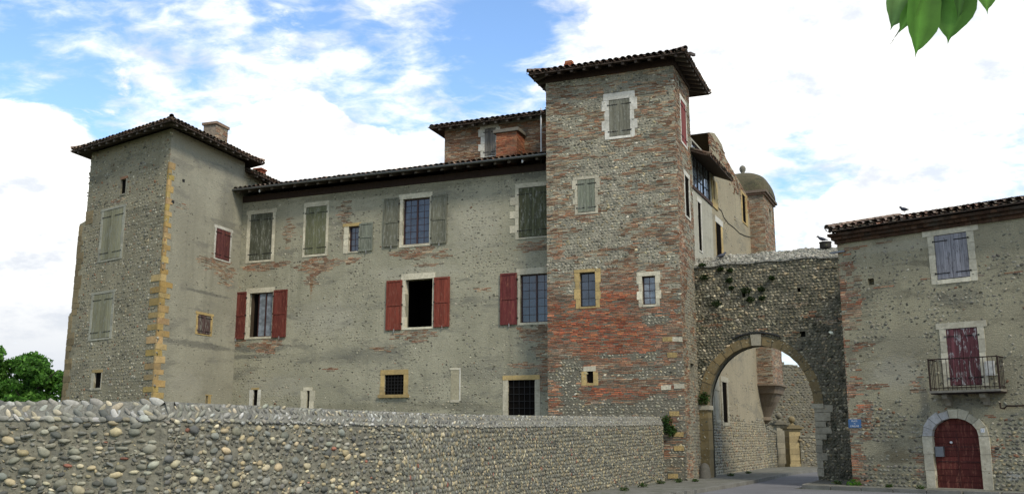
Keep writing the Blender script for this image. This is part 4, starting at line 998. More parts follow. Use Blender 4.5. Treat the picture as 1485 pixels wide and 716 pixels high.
mb.build('wall', M['masonry'], tur)
def ringbox(m, z0, z1, e, col): m.box(fT1, -e, WT + e, z0, z1, -DT - e, e, col, .003)
m = MB(); ringbox(m, zt1, zt1 + .12, .10, (.16, .10, .07)); ringbox(m, zt1 + .121, zt1 + .26, .20, (.13, .10, .075)); m.build('cornice', M['dress'], tur)
m = MB(); nseg = 40; rings = []; HD = 1.45
cu, co = WT / 2 + .25, -DT / 2
for k in range(13):
    t = k / 12; zr = zt1 + .26 + HD * math.sin(t * pi / 2) ** .95; rad = (WT / 2 - .02) * (math.cos(t * pi / 2) ** .74); pw = 8 - 5.6 * min(1, t * 1.6)
    an = np.arange(nseg) * 2 * pi / nseg; q = (np.abs(np.cos(an)) ** pw + np.abs(np.sin(an)) ** pw) ** (-1 / pw)
    rings.append(fT1.w(cu + rad * q * np.cos(an), zr, co + rad * q * np.sin(an)))
V = np.concatenate(rings); m.add(V, [[i * nseg + j, i * nseg + (j + 1) % nseg, (i + 1) * nseg + (j + 1) % nseg, (i + 1) * nseg + j] for i in range(12) for j in range(nseg)], (.085, .073, .042), None, True)
m.build('dome', M['rubble'], tur)
c3 = fT1.w(cu, zt1 + .26 + HD, co); m = MB(); m.lathe(c3, [(.3, -.1), (.24, .04), (.11, .08), (.11, .14), (.17, .24), (.19, .36), (.16, .47), (.07, .55), (0.01, .57)], (.14, .13, .10), 14); m.build('finial', M['dress'], tur)
m = MB()  # moulded corbel narrowing to the wall corner
tipw = fC.w(14.9, 0, 0)[:2]; tu_, to_ = np.dot(tipw - fT1.O, fT1.d), np.dot(tipw - fT1.O, fT1.n)
prof = [(0.0, 1.06), (.10, 1.06), (.16, .97), (.32, .90), (.50, .86), (.54, .78), (.72, .74), (.95, .66), (1.20, .55), (1.5, .40), (1.75, .28), (1.80, .33), (1.92, .33), (2.0, .20), (2.12, .08)]
rings = []
for dz, s in prof:
    ed = []
    for k in range(32):
        a = 2 * pi * k / 32; pw = 7 if dz < .6 else max(2, 7 - dz * 4); q = (abs(cos(a)) ** pw + abs(sin(a)) ** pw) ** (-1 / pw)
        uu = cu + (tu_ - cu) * (1 - s) + WT / 2 * s * q * cos(a); oo = co + (to_ - co) * (1 - s) + DT / 2 * s * q * sin(a); ed.append((uu, oo))
    ed = np.array(ed); rings.append(fT1.w(ed[:, 0], zt0 - dz, ed[:, 1]))
V = np.concatenate(rings); m.add(V, [[i * 32 + j, (i + 1) * 32 + j, (i + 1) * 32 + (j + 1) % 32, i * 32 + (j + 1) % 32] for i in range(len(prof) - 1) for j in range(32)], (.15, .115, .08), None, False)
m.build('corbel', M['dress'], tur)

# ------------------------------------------------------------------ ARCHWAY WALL
arch = thing('archway', (float(fA.w(3, 0)[0]), float(fA.w(3, 0)[1]), 0), 'dark rubble wall with a round arch over the road, beside the gate tower', 'archway')
aL = fA.hit(1028, 640)[0]; aR = fA.hit(1184, 640)[0]; zSp = fA.hit(1182, 582)[1]; zAp = fA.hit(1100, 500)[1]
AH = Hole(aL, aR, 0, zAp, spring=zSp - .1, depth=.62)
zc1 = fA.hit(1012, 385)[1]; zc2 = fA.hit(1208, 371)[1]; uc1 = fA.hit(1012, 385)[0]; uc2 = fA.hit(1208, 371)[0]
def atop(u): return zc1 + (zc2 - zc1) * (u - uc1) / (uc2 - uc1) + .12 * (float(vn(u * 1.3, 0, 4)) - .5)
AL_ = 8.1
mb = MB(); sml = [Hole(*fA.rect(*q), depth=.3) for q in ((1076, 1081, 422, 431), (1156, 1161, 417, 423), (1160, 1168, 480, 488))]
wallface(mb, fA, 0, AL_, 0, 0, [AH] + sml, ztop=atop, extra=tuple(np.linspace(0, AL_, 30)), col=(.13, .12, .085))
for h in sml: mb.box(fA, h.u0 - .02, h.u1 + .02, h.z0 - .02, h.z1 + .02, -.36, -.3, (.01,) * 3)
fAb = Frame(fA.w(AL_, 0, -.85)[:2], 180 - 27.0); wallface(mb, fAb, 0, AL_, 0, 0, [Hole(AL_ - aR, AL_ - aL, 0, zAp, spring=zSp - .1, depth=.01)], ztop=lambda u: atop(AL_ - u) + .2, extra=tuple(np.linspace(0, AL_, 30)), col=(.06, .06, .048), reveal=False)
cobbles(mb, fA, 0, AL_, .1, 10.5, lambda u, z: z < np.array([atop(x) for x in u]) - .03, [AH] + sml, row=.12, sp=.15, size=(.045, .11), out=.05, cols=[rgb(.19, .172, .118), rgb(.25, .22, .15), rgb(.095, .088, .062), rgb(.27, .22, .135), rgb(.32, .29, .22)], ws=[6, 5, 3, 2, .7], tilt=.5, sd=.32, lump=.2)
bricks(mb, fA, 0, AL_, zAp + .3, zAp + 1.6, lambda u, z: ((fbm(u * 1.5, z * 4, 44) > .64), np.full(np.shape(u), .1)), [AH], o=(0, .035))
mb.build('wall', M['rubble'], arch)
# coping: sloping top of paler stone
m = MB(); us = np.linspace(0, AL_, 50)
A = fA.w(us, [atop(u) + .0 for u in us], .07); Bt = fA.w(us, [atop(u) + .46 for u in us], -.62); Cb = fA.w(us, [atop(u) + .20 for u in us], -.95); Dn = fA.w(us, [atop(u) - .06 for u in us], .07)
for P_, Q_ in ((Dn, A), (A, Bt), (Bt, Cb)):
    V = np.concatenate([P_, Q_]); n = len(us); m.add(V, [[i, i + 1, i + 1 + n, i + n] for i in range(n - 1)], (.28, .27, .225))
fcp = fA
nn = 1100; uu = RNG.uniform(0.05, AL_, nn); tt = RNG.uniform(0, 1, nn); zz_ = np.array([atop(u) for u in uu]) + tt * .46; rr = RNG.uniform(.05, .09, nn)
m.blobs(fA, uu, zz_, .07 - tt * .69, rr, rr * .6, rr * .6, RNG.normal(0, .4, nn), pick(nn, [rgb(.27, .26, .21), rgb(.34, .32, .26), rgb(.17, .17, .14)], [5, 3, 2]), ICO1)
m.build('coping', M['mortar'], arch)
# ring of dressed stone
m = MB(); uc = (aL + aR) / 2; hw = (aR - aL) / 2; vh = zAp - (zSp - .1); nv = 17; rw_ = .36
for k in range(nv):
    a0 = pi * k / nv + .006; a1 = pi * (k + 1) / nv - .006; key = (k == nv // 2)
    R0, R1 = 0.0, rw_ + (.12 if key else random.uniform(-.03, .03))
    P = []
    for o_ in (-.28, .03 + (.06 if key else 0)):
        for (a, r_) in ((a0, R0), (a1, R0), (a1, R1), (a0, R1)):
            P.append(fA.w(uc + (hw + r_ - .012) * cos(pi - a), zSp - .1 + (vh + r_ - .012) * sin(a), o_))
    c = (CREAM * .6 if key else YEL * random.uniform(.36, .54) * np.array([1, 1.04, 1.2])); m.add(P, MB.BF, c)
z = .1; k = 0
while z < zSp - .15:      # left jamb
    h = random.uniform(.3, .5); h = min(h, zSp - .12 - z); m.box(fA, aL - .34 - (.06 if k % 2 else 0), aL + .012, z, z + h - .01, -.6, .03, YEL * random.uniform(.33, .6) * np.array([1, 1.05, 1.15]), .006); z += h; k += 1
z = .25; k = 0
while z < zSp - .15:      # right jamb, irregular pale blocks
    h = random.uniform(.2, .34); h = min(h, zSp - .12 - z); wv = random.choice((.22, .4, .6, .7)) if z < 2.7 else .3
    m.box(fA, aR - .012, aR + wv, z, z + h - .015, -.9, .045 + random.uniform(0, .03), (CREAM * random.uniform(.5, .8)) if z < 2.9 else YEL * random.uniform(.3, .45), .012); z += h; k += 1
for uu_, ss in ((aL - .36, .46), (aR - .1, .46)): m.box(fA, uu_, uu_ + ss, zSp - .26, zSp - .08, -.5, .10, CREAM * .75, .004)
m.build('arch_stones', M['dress'], arch)
m = MB(); ang = np.linspace(pi * .38, pi * .62, 12); m.tube([fA.w(uc + (hw + rw_ + .14) * cos(a), zSp - .1 + (vh + rw_ + .14) * sin(a), .08) for a in ang], .05, (.03, .03, .03), 6)
m.build('hood_mould', M['rubble'], arch)
# guard stone
p = fA.w(aL - .12, 0, .35); m = MB(); m.lathe(p, [(.26, 0.0), (.25, .2), (.22, .45), (.17, .62), (.08, .70), (0.01, .72)], (.13, .12, .095), 12)
tag(m.build('guard_stone', M['dress'], None, tuple(p)), 'rounded guard stone at the left foot of the archway', 'guard stone')

# ------------------------------------------------------------------ HOUSE on the right
house = thing('village_house', (float(fH.w(4, 0)[0]), float(fH.w(4, 0)[1]), 0), 'grey rendered house with an iron balcony above its red arched door', 'house')
HH = fH.hit(1300, 341)[1]; LH = 13.0
hh = []
def hw_(*a, **k): hh.append(window(house, fH, *a, **k))
hw_((1356.6, 1404.8, 338.5, 404), 'planks', CREAM * 1.02, wl=.21, wr=.22, ht=.24, hb=.14, scolr=(.21, .205, .215), wood='greywood', label='upper window with bare grey plank shutters', lext=.16, jn=5)
hw_((1374.7, 1421, 475, 559), 'planks', CREAM * .9, wl=.20, wr=.20, ht=.20, hb=.02, scolr=(.085, .03, .033), wood='peelwood', label='balcony window with flaking dark red shutters', lext=.1, jn=5)
dL = fH.hit(1355, 670)[0]; dR = fH.hit(1423.5, 670)[0]; dS = fH.hit(1390, 632)[1]; dT = fH.hit(1388, 605.5)[1]
DH = Hole(dL, dR, 0.10, dT, spring=dS, depth=.34); h1 = Hole(*fH.rect(1258.5, 1267.5, 403.5, 413)); h2 = Hole(*fH.rect(1332, 1337, 492, 496))
mb = MB(); wallface(mb, fH, 0, LH, 0, HH, hh + [DH, h1])
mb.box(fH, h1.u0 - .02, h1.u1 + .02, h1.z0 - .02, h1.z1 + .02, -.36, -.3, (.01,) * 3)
fHs = Frame(fH.w(0, 0, -7)[:2], -43.7 - 90); mb.add(fHs.w([0, 7, 7, 0], [0, 0, HH, HH], 0), [[0, 1, 2, 3]], MORT); mb.box(fH, 0.01, LH, 0, HH - .1, -7.0, -6.8, MORT); mb.box(fH, LH - .2, LH, 0, HH - .1, -6.8, -.01, MORT)
mb.build('wall', M['plaster_house'], house)
mb = MB()
def quoin_rule(u, z):
    w = .75 - .45 * (vn(z * 2.2, z * .3, 3)) - .08 * u; return (u < .25 + .9 * vn(z * 1.9, 7.7, 5)) & (fbm(u * 2.5 + 3, z * 4, 9) > .46), np.clip(.28 + (fbm(u * 2, z * 2.6, 15) - .5) * 1.7, 0, 1)
bricks(mb, fH, 0, 1.4, .1, HH - .05, quoin_rule, hh + [DH, h1], hgt=.055, o=(0, .014))
bricks(mb, fHs, 5.5, 7, .1, HH, lambda u, z: (u > 6, np.full(np.shape(u), .3)))
patches(mb, fH, [(1262, 560, 26, 5, .5), (1248, 500, 20, 5, .3), (1255, 617, 18, 4, .7), (1250, 633, 18, 6, .3), (1240, 688, 22, 9, .3), (1435, 655, 8, 26, .4), (1334, 670, 5, 30, .5), (1330, 560, 10, 16, .3), (1240, 360, 18, 5, .5), (1285, 350, 16, 5, .2), (1285, 415, 14, 4, .4), (1425, 400, 14, 3, .4), (1437, 605, 8, 4, .6), (1470, 395, 16, 4, .2), (1345, 405, 12, 3, .2)], hh + [DH, h1], 7, U0=0, U1=9)
def rub(u, z):
    px, py = proj(fH.w(u, z, 0)); g = 0 * px
    for x, y, rx, ry, w in ((1300, 690, 60, 28, 1.), (1285, 615, 40, 28, .8), (1462, 650, 24, 34, .95), (1475, 620, 20, 14, .9), (1300, 540, 60, 40, .3), (1262, 620, 30, 20, .4), (1450, 690, 40, 26, .9), (1330, 640, 12, 30, .3)):
        g = g + w * np.exp(-(((px - x) / rx) ** 2 + ((py - y) / ry) ** 2))
    return g + (fbm(u * 1.6, z * 2.2, 23) - .5) * .9 > .50
cobbles(mb, fH, .1, 10, .15, 6.5, rub, hh + [DH, h1], row=.13, sp=.16, size=(.06, .10), out=.035, cols=[ST_GREY * .85, ST_TAN * .75, ST_DARK, ST_DARK * 1.8, BR_BRN], ws=[5, 2.2, 2.5, 2, .5], tilt=.15)
cobbles(mb, fH, .1, 10, 1, HH - .3, lambda u, z: (fbm(u * .9 + 5, z * 1.3, 36) + RNG.normal(0, .14, np.shape(u))) > .54, hh + [DH, h1], row=.13, sp=.17, size=(.03, .085), out=.016, cols=[ST_GREY * .85, ST_DARK, ST_PALE * .7, MORT * .8, MORT, BR_BRN], ws=[5, 1.6, .7, 4, 3, .5], lump=.25)
mb.build('exposed_masonry', M['masonry'], house)
# eave: stepped brick and tile cornice, then the tiles
m = MB()
for k, (za, zb, oo, c) in enumerate(((HH - .02, HH + .10, .10, BR_BRN * .3), (HH + .101, HH + .22, .22, BR_BRN * .25), (HH + .221, HH + .32, .34, BR_BRN * .25))):
    nb_ = int(LH / .2)
    for j in range(nb_): m.box(fH, -oo * .6 + j * .205, -oo * .6 + j * .205 + .198, za, zb, -.2, oo + random.uniform(-.01, .01), jitc(c, .2), .003)
m.build('cornice', M['masonry'], house)
eH = fH.shifted(-.12, .46); zH = HH + .40; m = MB(); tiles(m, eH, LH + .5, zH, 3.6, .235, 3.0, cols=[rgb(.22, .13, .095), rgb(.16, .125, .10), rgb(.26, .20, .15), rgb(.12, .11, .09)], ws=[4, 4, 3, 3])
eH2 = Frame(eH.w(0, 0, -7.5)[:2], -43.7 - 90); tiles(m, eH2, 7.5, zH, 1.2, .235 * 3.0, .33, .33); ridge(m, eH.w(0, zH + .13, 0), eH.w(1.2, zH + .13 + .846, -3.6), .12)
m.build('roof', M['tile'], house); m = MB(); deck(m, eH, LH + .5, zH, 3.6, .235, 3.0, th=.04); deck(m, Frame(eH.w(LH + .5, 0, -7.6)[:2], 180 - 43.7), LH + .5, zH, 3.7, .235); m.build('roof_boards', M['rafterwood'], house)
m = MB(); m.box(fH, -.25, .3, HH - .35, HH - .29, .03, .12, (.3,) * 3); m.build('metal_strip', M['zinc'], house)
# door
m = MB(); uc_ = (dL + dR) / 2; hw2 = (dR - dL) / 2; vh2 = dT - dS; nv = 9
for k in range(nv):
    a0, a1 = pi * k / nv + .008, pi * (k + 1) / nv - .008; th_ = .27 + random.uniform(-.03, .05) + (.06 if k in (1, 2) else 0); P = []
    for o_ in (-.22, .035 + random.uniform(0, .02)):
        for (a, r_) in ((a0, 0), (a1, 0), (a1, th_), (a0, th_)): P.append(fH.w(uc_ + (hw2 + r_) * cos(pi - a), dS + (vh2 + r_) * sin(a), o_))
    m.add(P, MB.BF, CREAM * random.uniform(.72, 1.0) if k > 3 else np.array([.36, .35, .33]) * random.uniform(.8, 1.1))
for s in (-1, 1):
    z = .10
    for h in (.62, .55, .6):
        h = h * (dS - .10) / 1.77; a, b = (dL - .27 - random.uniform(0, .05), dL) if s < 0 else (dR, dR + .27 + random.uniform(0, .05)); m.box(fH, a, b, z, z + h - .01, -.22, .04, CREAM * random.uniform(.75, 1.0), .005); z += h
door = m.build('door', M['dress'], house); door['label'] = 'dark red double door in a cream arched surround'
m = MB()
nz = 11; zz = np.linspace(.12, dT, nz + 1)
for i in range(nz):
    z0_, z1_ = zz[i], zz[i + 1] - .012
    zm_ = max(z0_, z1_); x = 1.0 if z1_ <= dS else math.sqrt(max(0.0, 1 - ((z1_ - dS) / vh2) ** 2)); x0 = 1.0 if z0_ <= dS else math.sqrt(max(0.0, 1 - ((z0_ - dS) / vh2) ** 2))
    for s in (-1, 1):
        c = rgb(.085, .018, .013) * random.uniform(.8, 1.2) * (1 if i > 2 else .8)
        u_in = uc_ + s * .006; pts = [(u_in, z0_), (uc_ + s * hw2 * x0, z0_), (uc_ + s * hw2 * max(x, .02), z1_), (u_in, z1_)]
        P = [fH.w(p[0], p[1], -.20) for p in pts] + [fH.w(p[0], p[1], -.155 + random.uniform(0, .004)) for p in pts]; m.add(P, MB.BF, c, [(p[0] * 1, 0, p[1]) for p in pts] * 2)
m.box(fH, dL, dR, .1, dT, -.33, -.26, (.01, .01, .01)); m.box(fH, uc_ - .02, uc_ + .02, .12, dT - .5, -.155, -.13, (.05, .012, .01))
for z in (.95, 1.42): m.box(fH, dL + .06, dR - .06, z, z + .02, -.156, -.145, (.02, .012, .012))
sub(m, 'door_leaves', M['redwood'], door)
m = MB(); a, b, c, d = fH.rect(1357.5, 1369.5, 647, 661.5, -.12); m.box(fH, a, b, c, d, -.15, -.04, (.3, .32, .36)); m.box(fH, a + .05, b - .05, d - .09, d - .06, -.04, -.035, (.05,) * 3); sub(m, 'letter_box', M['zinc'], door)
m = MB(); u, z = fH.hit(1380, 641, -.15); m.lathe(fH.w(u, z - .04, -.11), [(.0, 0), (.035, .01), (.045, .04), (.035, .07), (0, .08)], (.5,) * 3, 10); sub(m, 'handle', M['white'], door)
m = MB(); m.box(fH, dL - .1, dR + .1, 0.0, .13, -.3, .12, CREAM * .5, .005); sub(m, 'threshold', M['dress'], door)
# balcony
bal = thing('balcony', tuple(fH.w((fH.hit(1398, 563)[0]), fH.hit(1398, 566)[1], 0)), 'narrow rusty iron balcony on two stone brackets above the red door', 'balcony')
bp = .62; b0 = fH.hit(1347.5, 560, bp)[0]; b1 = fH.hit(1451, 560, bp)[0]; bz = fH.hit(1398, 565, bp)[1]; bt = fH.hit(1398, 518.5, bp)[1]
m = MB(); m.box(fH, b0, b1, bz - .07, bz, 0.003, bp + .03, (.17, .155, .125), .006); m.build('slab', M['dress'], bal)
m = MB(); m.box(fH, b0 + .02, b1 - .02, bz - .105, bz - .072, .003, bp - .02, (.03,) * 3); m.build('frame_beam', M['rust'], bal)
m = MB()
def bar(p, q, r): m.tube([p, q], r, (.03, .02, .015), 6)
for u in np.linspace(b0 + .03, b1 - .03, 16): bar(fH.w(u, bz, bp), fH.w(u, bt, bp), .010)
for u in (b0 + .03, b1 - .03):
    for o_ in np.linspace(.12, bp - .1, 4): bar(fH.w(u, bz, o_), fH.w(u, bt, o_), .010)
    bar(fH.w(u, bt, 0), fH.w(u, bt, bp), .02); bar(fH.w(u, bz + .08, 0), fH.w(u, bz + .08, bp), .012); bar(fH.w(u, bz, bp), fH.w(u, bt + .03, bp), .022)
bar(fH.w(b0 + .03, bt, bp), fH.w(b1 - .03, bt, bp), .02); bar(fH.w(b0 + .03, bz + .08, bp), fH.w(b1 - .03, bz + .08, bp), .012)
m.build('railing', M['rust'], bal)
for px in (1374, 1429):
    u = fH.hit(px, 578, .2)[0]; m = MB()
    sec = [(0, -.11), (.46, -.11), (.48, -.16), (.44, -.24), (.30, -.30), (.22, -.36), (.16, -.46), (.06, -.50), (0, -.50)]
    P = [fH.w(u - .085, bz + z_, o_ + .003) for o_, z_ in sec] + [fH.w(u + .085, bz + z_, o_ + .003) for o_, z_ in sec]; n = len(sec)
    m.add(P, [[i, (i + 1) % n, (i + 1) % n + n, i + n] for i in range(n)], (.20, .18, .14)); m.add(P[:n], [list(range(n))], (.20, .18, .14)); m.add(P[n:], [list(range(n))[::-1]], (.20, .18, .14)); m.build('bracket', M['dress'], bal)
a, b, c, d = fH.rect(1428, 1442, 523, 544, .1); m = MB(); m.box(fH, a, b, c, d, .03, .09, (.42, .41, .37), .003); m.box(fH, a + .03, b - .03, c + .03, d - .03, .09, .096, (.40, .39, .35)); tag(m.build('pale_panel', M['dress'], None, tuple(fH.w(a, c, 0))), 'pale square panel on the wall behind the balcony railing', 'panel')
# pipe on the wall
m = MB(); pts = [fH.hit(x, y, .08) for x, y in ((1450, 583), (1451, 591), (1456, 592), (1460, 588), (1472, 588), (1500, 587), (1530, 587))]; m.tube([fH.w(u, z, .08) for u, z in pts], .025, (.10, .09, .075), 8)
tag(m.build('wall_pipe', M['rust'], None, tuple(fH.w(pts[0][0], pts[0][1], 0))), 'bent pipe running along the house wall right of the door', 'pipe')

def text(body, size, fr, u, z, o, mat, parent, name='lettering'):
    cu_ = bpy.data.curves.new(name, 'FONT'); cu_.body = body; cu_.size = size; cu_.align_x = 'CENTER'; cu_.align_y = 'CENTER'; cu_.extrude = .001
    t = bpy.data.objects.new('tmp', cu_); COL.objects.link(t); bpy.context.view_layer.update()
    me = bpy.data.meshes.new_from_object(t.evaluated_get(bpy.context.evaluated_depsgraph_get())); bpy.data.objects.remove(t); me.materials.append(mat)
    ob = bpy.data.objects.new(name, me); COL.objects.link(ob); ob.parent = parent; P = fr.w(u, z, o) - thing_loc(parent); ob.location = tuple(P); ob.rotation_euler = (R(90), 0, R(fr.a)); return ob
a, b, c, d = fH.rect(1231.0, 1248.8, 608, 619.5)
sg = thing('street_sign', tuple(fH.w(a, c, 0)), 'small blue enamel street name plate low on the brick corner of the right-hand house', 'sign')
m = MB(); m.box(fH, a, b, c, d, .018, .03, (.05, .12, .25)); m.box(fH, a - .012, b + .012, c - .012, d + .012, .012, .0175, (.5,) * 3); m.build('plate', M['blue'], sg)
text('PLACE', .075, fH, (a + b) / 2, d - .05, .033, M['white'], sg); text('DE', .05, fH, (a + b) / 2, (c + d) / 2, .033, M['white'], sg); text("L'EGLISE", .085, fH, (a + b) / 2, c + .05, .033, M['white'], sg)
a, b, c, d = fH.rect(1422.5, 1428, 620.5, 626.5, .05); sg = thing('house_number', tuple(fH.w(a, c, 0)), 'tiny white number plate on the right side of the door arch', 'sign')
m = MB(); m.box(fH, a, b, c, d, .06, .07, (.5,) * 3); m.build('plate', M['white'], sg); text('12', .10, fH, (a + b) / 2, (c + d) / 2, .073, M['blue'], sg)

# ------------------------------------------------------------------ BEYOND THE ARCH: boundary walls, gate piers, far wall
def rubwall(name, f_, L_, h0, h1, label, thick=.45, cols=None, crenel=False, row=.14, cat='wall', mat='masonry', z_base=0):
    m = MB(); m.box(f_, 0, L_, 0, min(h0, h1), -thick, 0, MORT * .6)
    if abs(h1 - h0) > .05:
        lo, hi = min(h0, h1), max(h0, h1); uu = (L_ if h1 > h0 else 0); vv = L_ - uu
        m.add([*f_.w([vv, uu, uu], [lo, lo, hi], 0)], [[0, 1, 2]], MORT * .6); m.add([*f_.w([vv, uu, uu], [lo, lo, hi], -thick)], [[0, 1, 2]], MORT * .6)
        m.add(f_.w([vv, uu, uu, vv], [lo, hi, hi, lo], [0, 0, -thick, -thick]), [[0, 1, 2, 3]], MORT * .6)
    hp = lambda u: h0 + (h1 - h0) * u / L_
    cobbles(m, f_, 0, L_, .1, max(h0, h1), lambda u, z: z < hp(u) - .03, (), row=row, sp=.26, size=(.10, .15), out=.03, cols=cols or [ST_GREY * .8, ST_TAN * .7, ST_DARK * 1.2], ws=[5, 3, 2], tilt=.08)
    n = int(L_ / .3)
    for i in range(n):
        u = i * L_ / n
        if crenel and (i % 7 in (2, 3)): continue
        m.box(f_, u, u + L_ / n - .02, hp(u) + .002, hp(u) + random.uniform(.08, .16) + (.18 if crenel and i % 7 == 5 else 0), -thick - .04, .04, jitc(ST_GREY * .8, .2), .01)
    ob = m.build(name, M[mat], None, (float(f_.O[0]), float(f_.O[1]), 0)); tag(ob, label, cat); return ob
ce = fC.w(14.9, 0, 0)[:2]; p1 = np.array([.2695 * 57.6, 57.6]); dv = p1 - ce
fB1 = Frame(ce, math.degrees(math.atan2(dv[1], dv[0]))); rubwall('boundary_wall', fB1, float(np.linalg.norm(dv)), 2.25, 1.95, 'low rubble boundary wall between the turret corner and the gate piers')
fB2 = Frame((.293 * 56.5, 56.5), 3.0); rubwall('boundary_wall', fB2, 6.0, 1.75, 1.6, 'low rubble boundary wall right of the gate piers', row=.13)
fFar = Frame((15.0, 67.5), -4.0); rubwall('far_rubble_wall', fFar, 16.0, 6.75, 6.1, 'tall dark rubble wall with broken battlements seen far behind the arch', .6, [ST_GREY * .6, ST_TAN * .5, ST_DARK * 1.0, BR_BRN * .7], True, .17)
def pier(name, pxa, pxb, Y, ytop, col, label, ball):
    t0, t1 = (pxa - CX) / 1425, (pxb - CX) / 1425; x0, x1 = t0 * Y, t1 * Y; w_ = x1 - x0; f_ = Frame((x0, Y), 6.0)
    H = EYE + (635 - ytop) / 1425 * Y
    th = thing(name, (float(x0), float(Y), 0), label, 'gate pier', 'gate piers')
    m = MB(); z = .1
    while z < H - .05: h = min(.34, H - z); m.box(f_, 0, w_, z, z + h - .012, -w_, 0, jitc(col, .12), .006); z += h
    m.box(f_, -.05, w_ + .05, 0, .25, -w_ - .05, .05, jitc(col), .005); m.build('shaft', M['dress'], th)
    m = MB(); m.box(f_, -.08, w_ + .08, H, H + .10, -w_ - .08, .08, col * .6); m.box(f_, -.17, w_ + .17, H + .101, H + .2, -w_ - .17, .17, col * .55); m.box(f_, .0, w_, H + .201, H + .3, -w_, 0, col * .5); m.build('cap', M['dress'], th)
    m = MB(); c = f_.w(w_ / 2, H + .3, -w_ / 2); r = ball; m.lathe(c, [(r * .9, 0), (r * .5, .06), (r * .45, .14)] + [(max(.01, r * sin(a)), .14 + r * .9 - r * cos(a)) for a in np.linspace(.5, pi, 9)], col * .6, 14); m.build('ball', M['dress'], th)
pier('gate_pier', 1127, 1139.5, 58.6, 618, CREAM * .55, 'grey stone gate pier with a ball on top, nearer the turret', .2)
pier('gate_pier', 1144.5, 1161.5, 56.5, 624, rgb(.30, .235, .12), 'yellow stone gate pier with a ball on top, right of the grey one', .2)

# ------------------------------------------------------------------ COBBLE WALL in the foreground
cwall = thing('cobble_wall', (float(fW.O[0]), float(fW.O[1]), 0), 'long wall of rounded river cobbles with a sloping stone coping, running across the foreground', 'wall')
LW = 25.6
top_u = [0, 5, 10, 15, 20, 25.6]; top_z = [2.23, 2.23, 2.25, 2.33, 2.41, 2.52]
tz_ = lambda u: np.interp(u, top_u, top_z); CAPH = .29
cap_l = lambda u: tz_(u) - np.interp(u, [0, 12, 25.6], [.29, .31, .33])
m = MB(); us = np.linspace(0, LW, 60)
def skin(fr, us, lo, hi, o0, o1, col, nz=1):
    for i in range(nz):
        a, b = i / nz, (i + 1) / nz; zl_, zh = lo(us), hi(us); z0_, z1_ = zl_ + (zh - zl_) * a, zl_ + (zh - zl_) * b; n = len(us)
        A = fr.w(us, z0_, o0 + (o1 - o0) * a); B = fr.w(us, z1_, o0 + (o1 - o0) * b)
        m.add(np.concatenate([A, B]), [[k, k + 1, k + 1 + n, k + n] for k in range(n - 1)], col, np.concatenate([np.stack([us, us * 0, z0_], 1), np.stack([us, us * 0, z1_], 1)]))
us2 = np.linspace(0, 9.98, 30); flat = lambda v: (lambda u: np.full(np.shape(u), v) if not callable(v) else v(u))
T2 = lambda u: 2.235 + 0 * u; C2 = lambda u: 1.95 + 0 * u; Z0 = lambda u: 0 * u
CC_D = rgb(.10, .095, .075); CC_T = rgb(.36, .30, .18)
MW = rgb(.185, .172, .125)
skin(fW, us, Z0, cap_l, 0, 0, MW); skin(fW2, us2, Z0, C2, 0, 0, MW)
skin(fW, us, Z0, cap_l, -.5, -.5, MW); skin(fW2, us2, Z0, C2, -.5, -.5, MW)
fEnd = Frame(fW.w(LW, 0, 0)[:2], 155); m.box(fW, LW - .05, LW, 0, float(cap_l(LW)) - .01, -.5, -.002, MW)
m.build('mortar_core', M['mortar'], cwall)
m = MB()      # lumps of mortar and grit between the stones
for f_, L_, zh_ in ((fW, LW, cap_l), (fW2, 9.98, C2)):
    nn = 5200 if f_ is fW else 2600; uu = RNG.uniform(0, 1, nn) ** (1.5 if f_ is fW else 1) * L_; zz = RNG.uniform(.5, 2.3, nn); ok = zz < np.array([float(zh_(u)) for u in uu]) - .02; uu, zz = uu[ok], zz[ok]; nn = len(uu); rr = RNG.uniform(.012, .05, nn)
    m.blobs(f_, uu, zz, 0, rr, rr * RNG.uniform(.4, .9, nn), rr * .35, RNG.normal(0, .6, nn), pick(nn, [MW * .9, MW * 1.15, MW * .65, CC_D, CC_T], [5, 4, 3, 1, 1], .15), ICO1, .3)
m.build('mortar_lumps', M['mortar'], cwall)
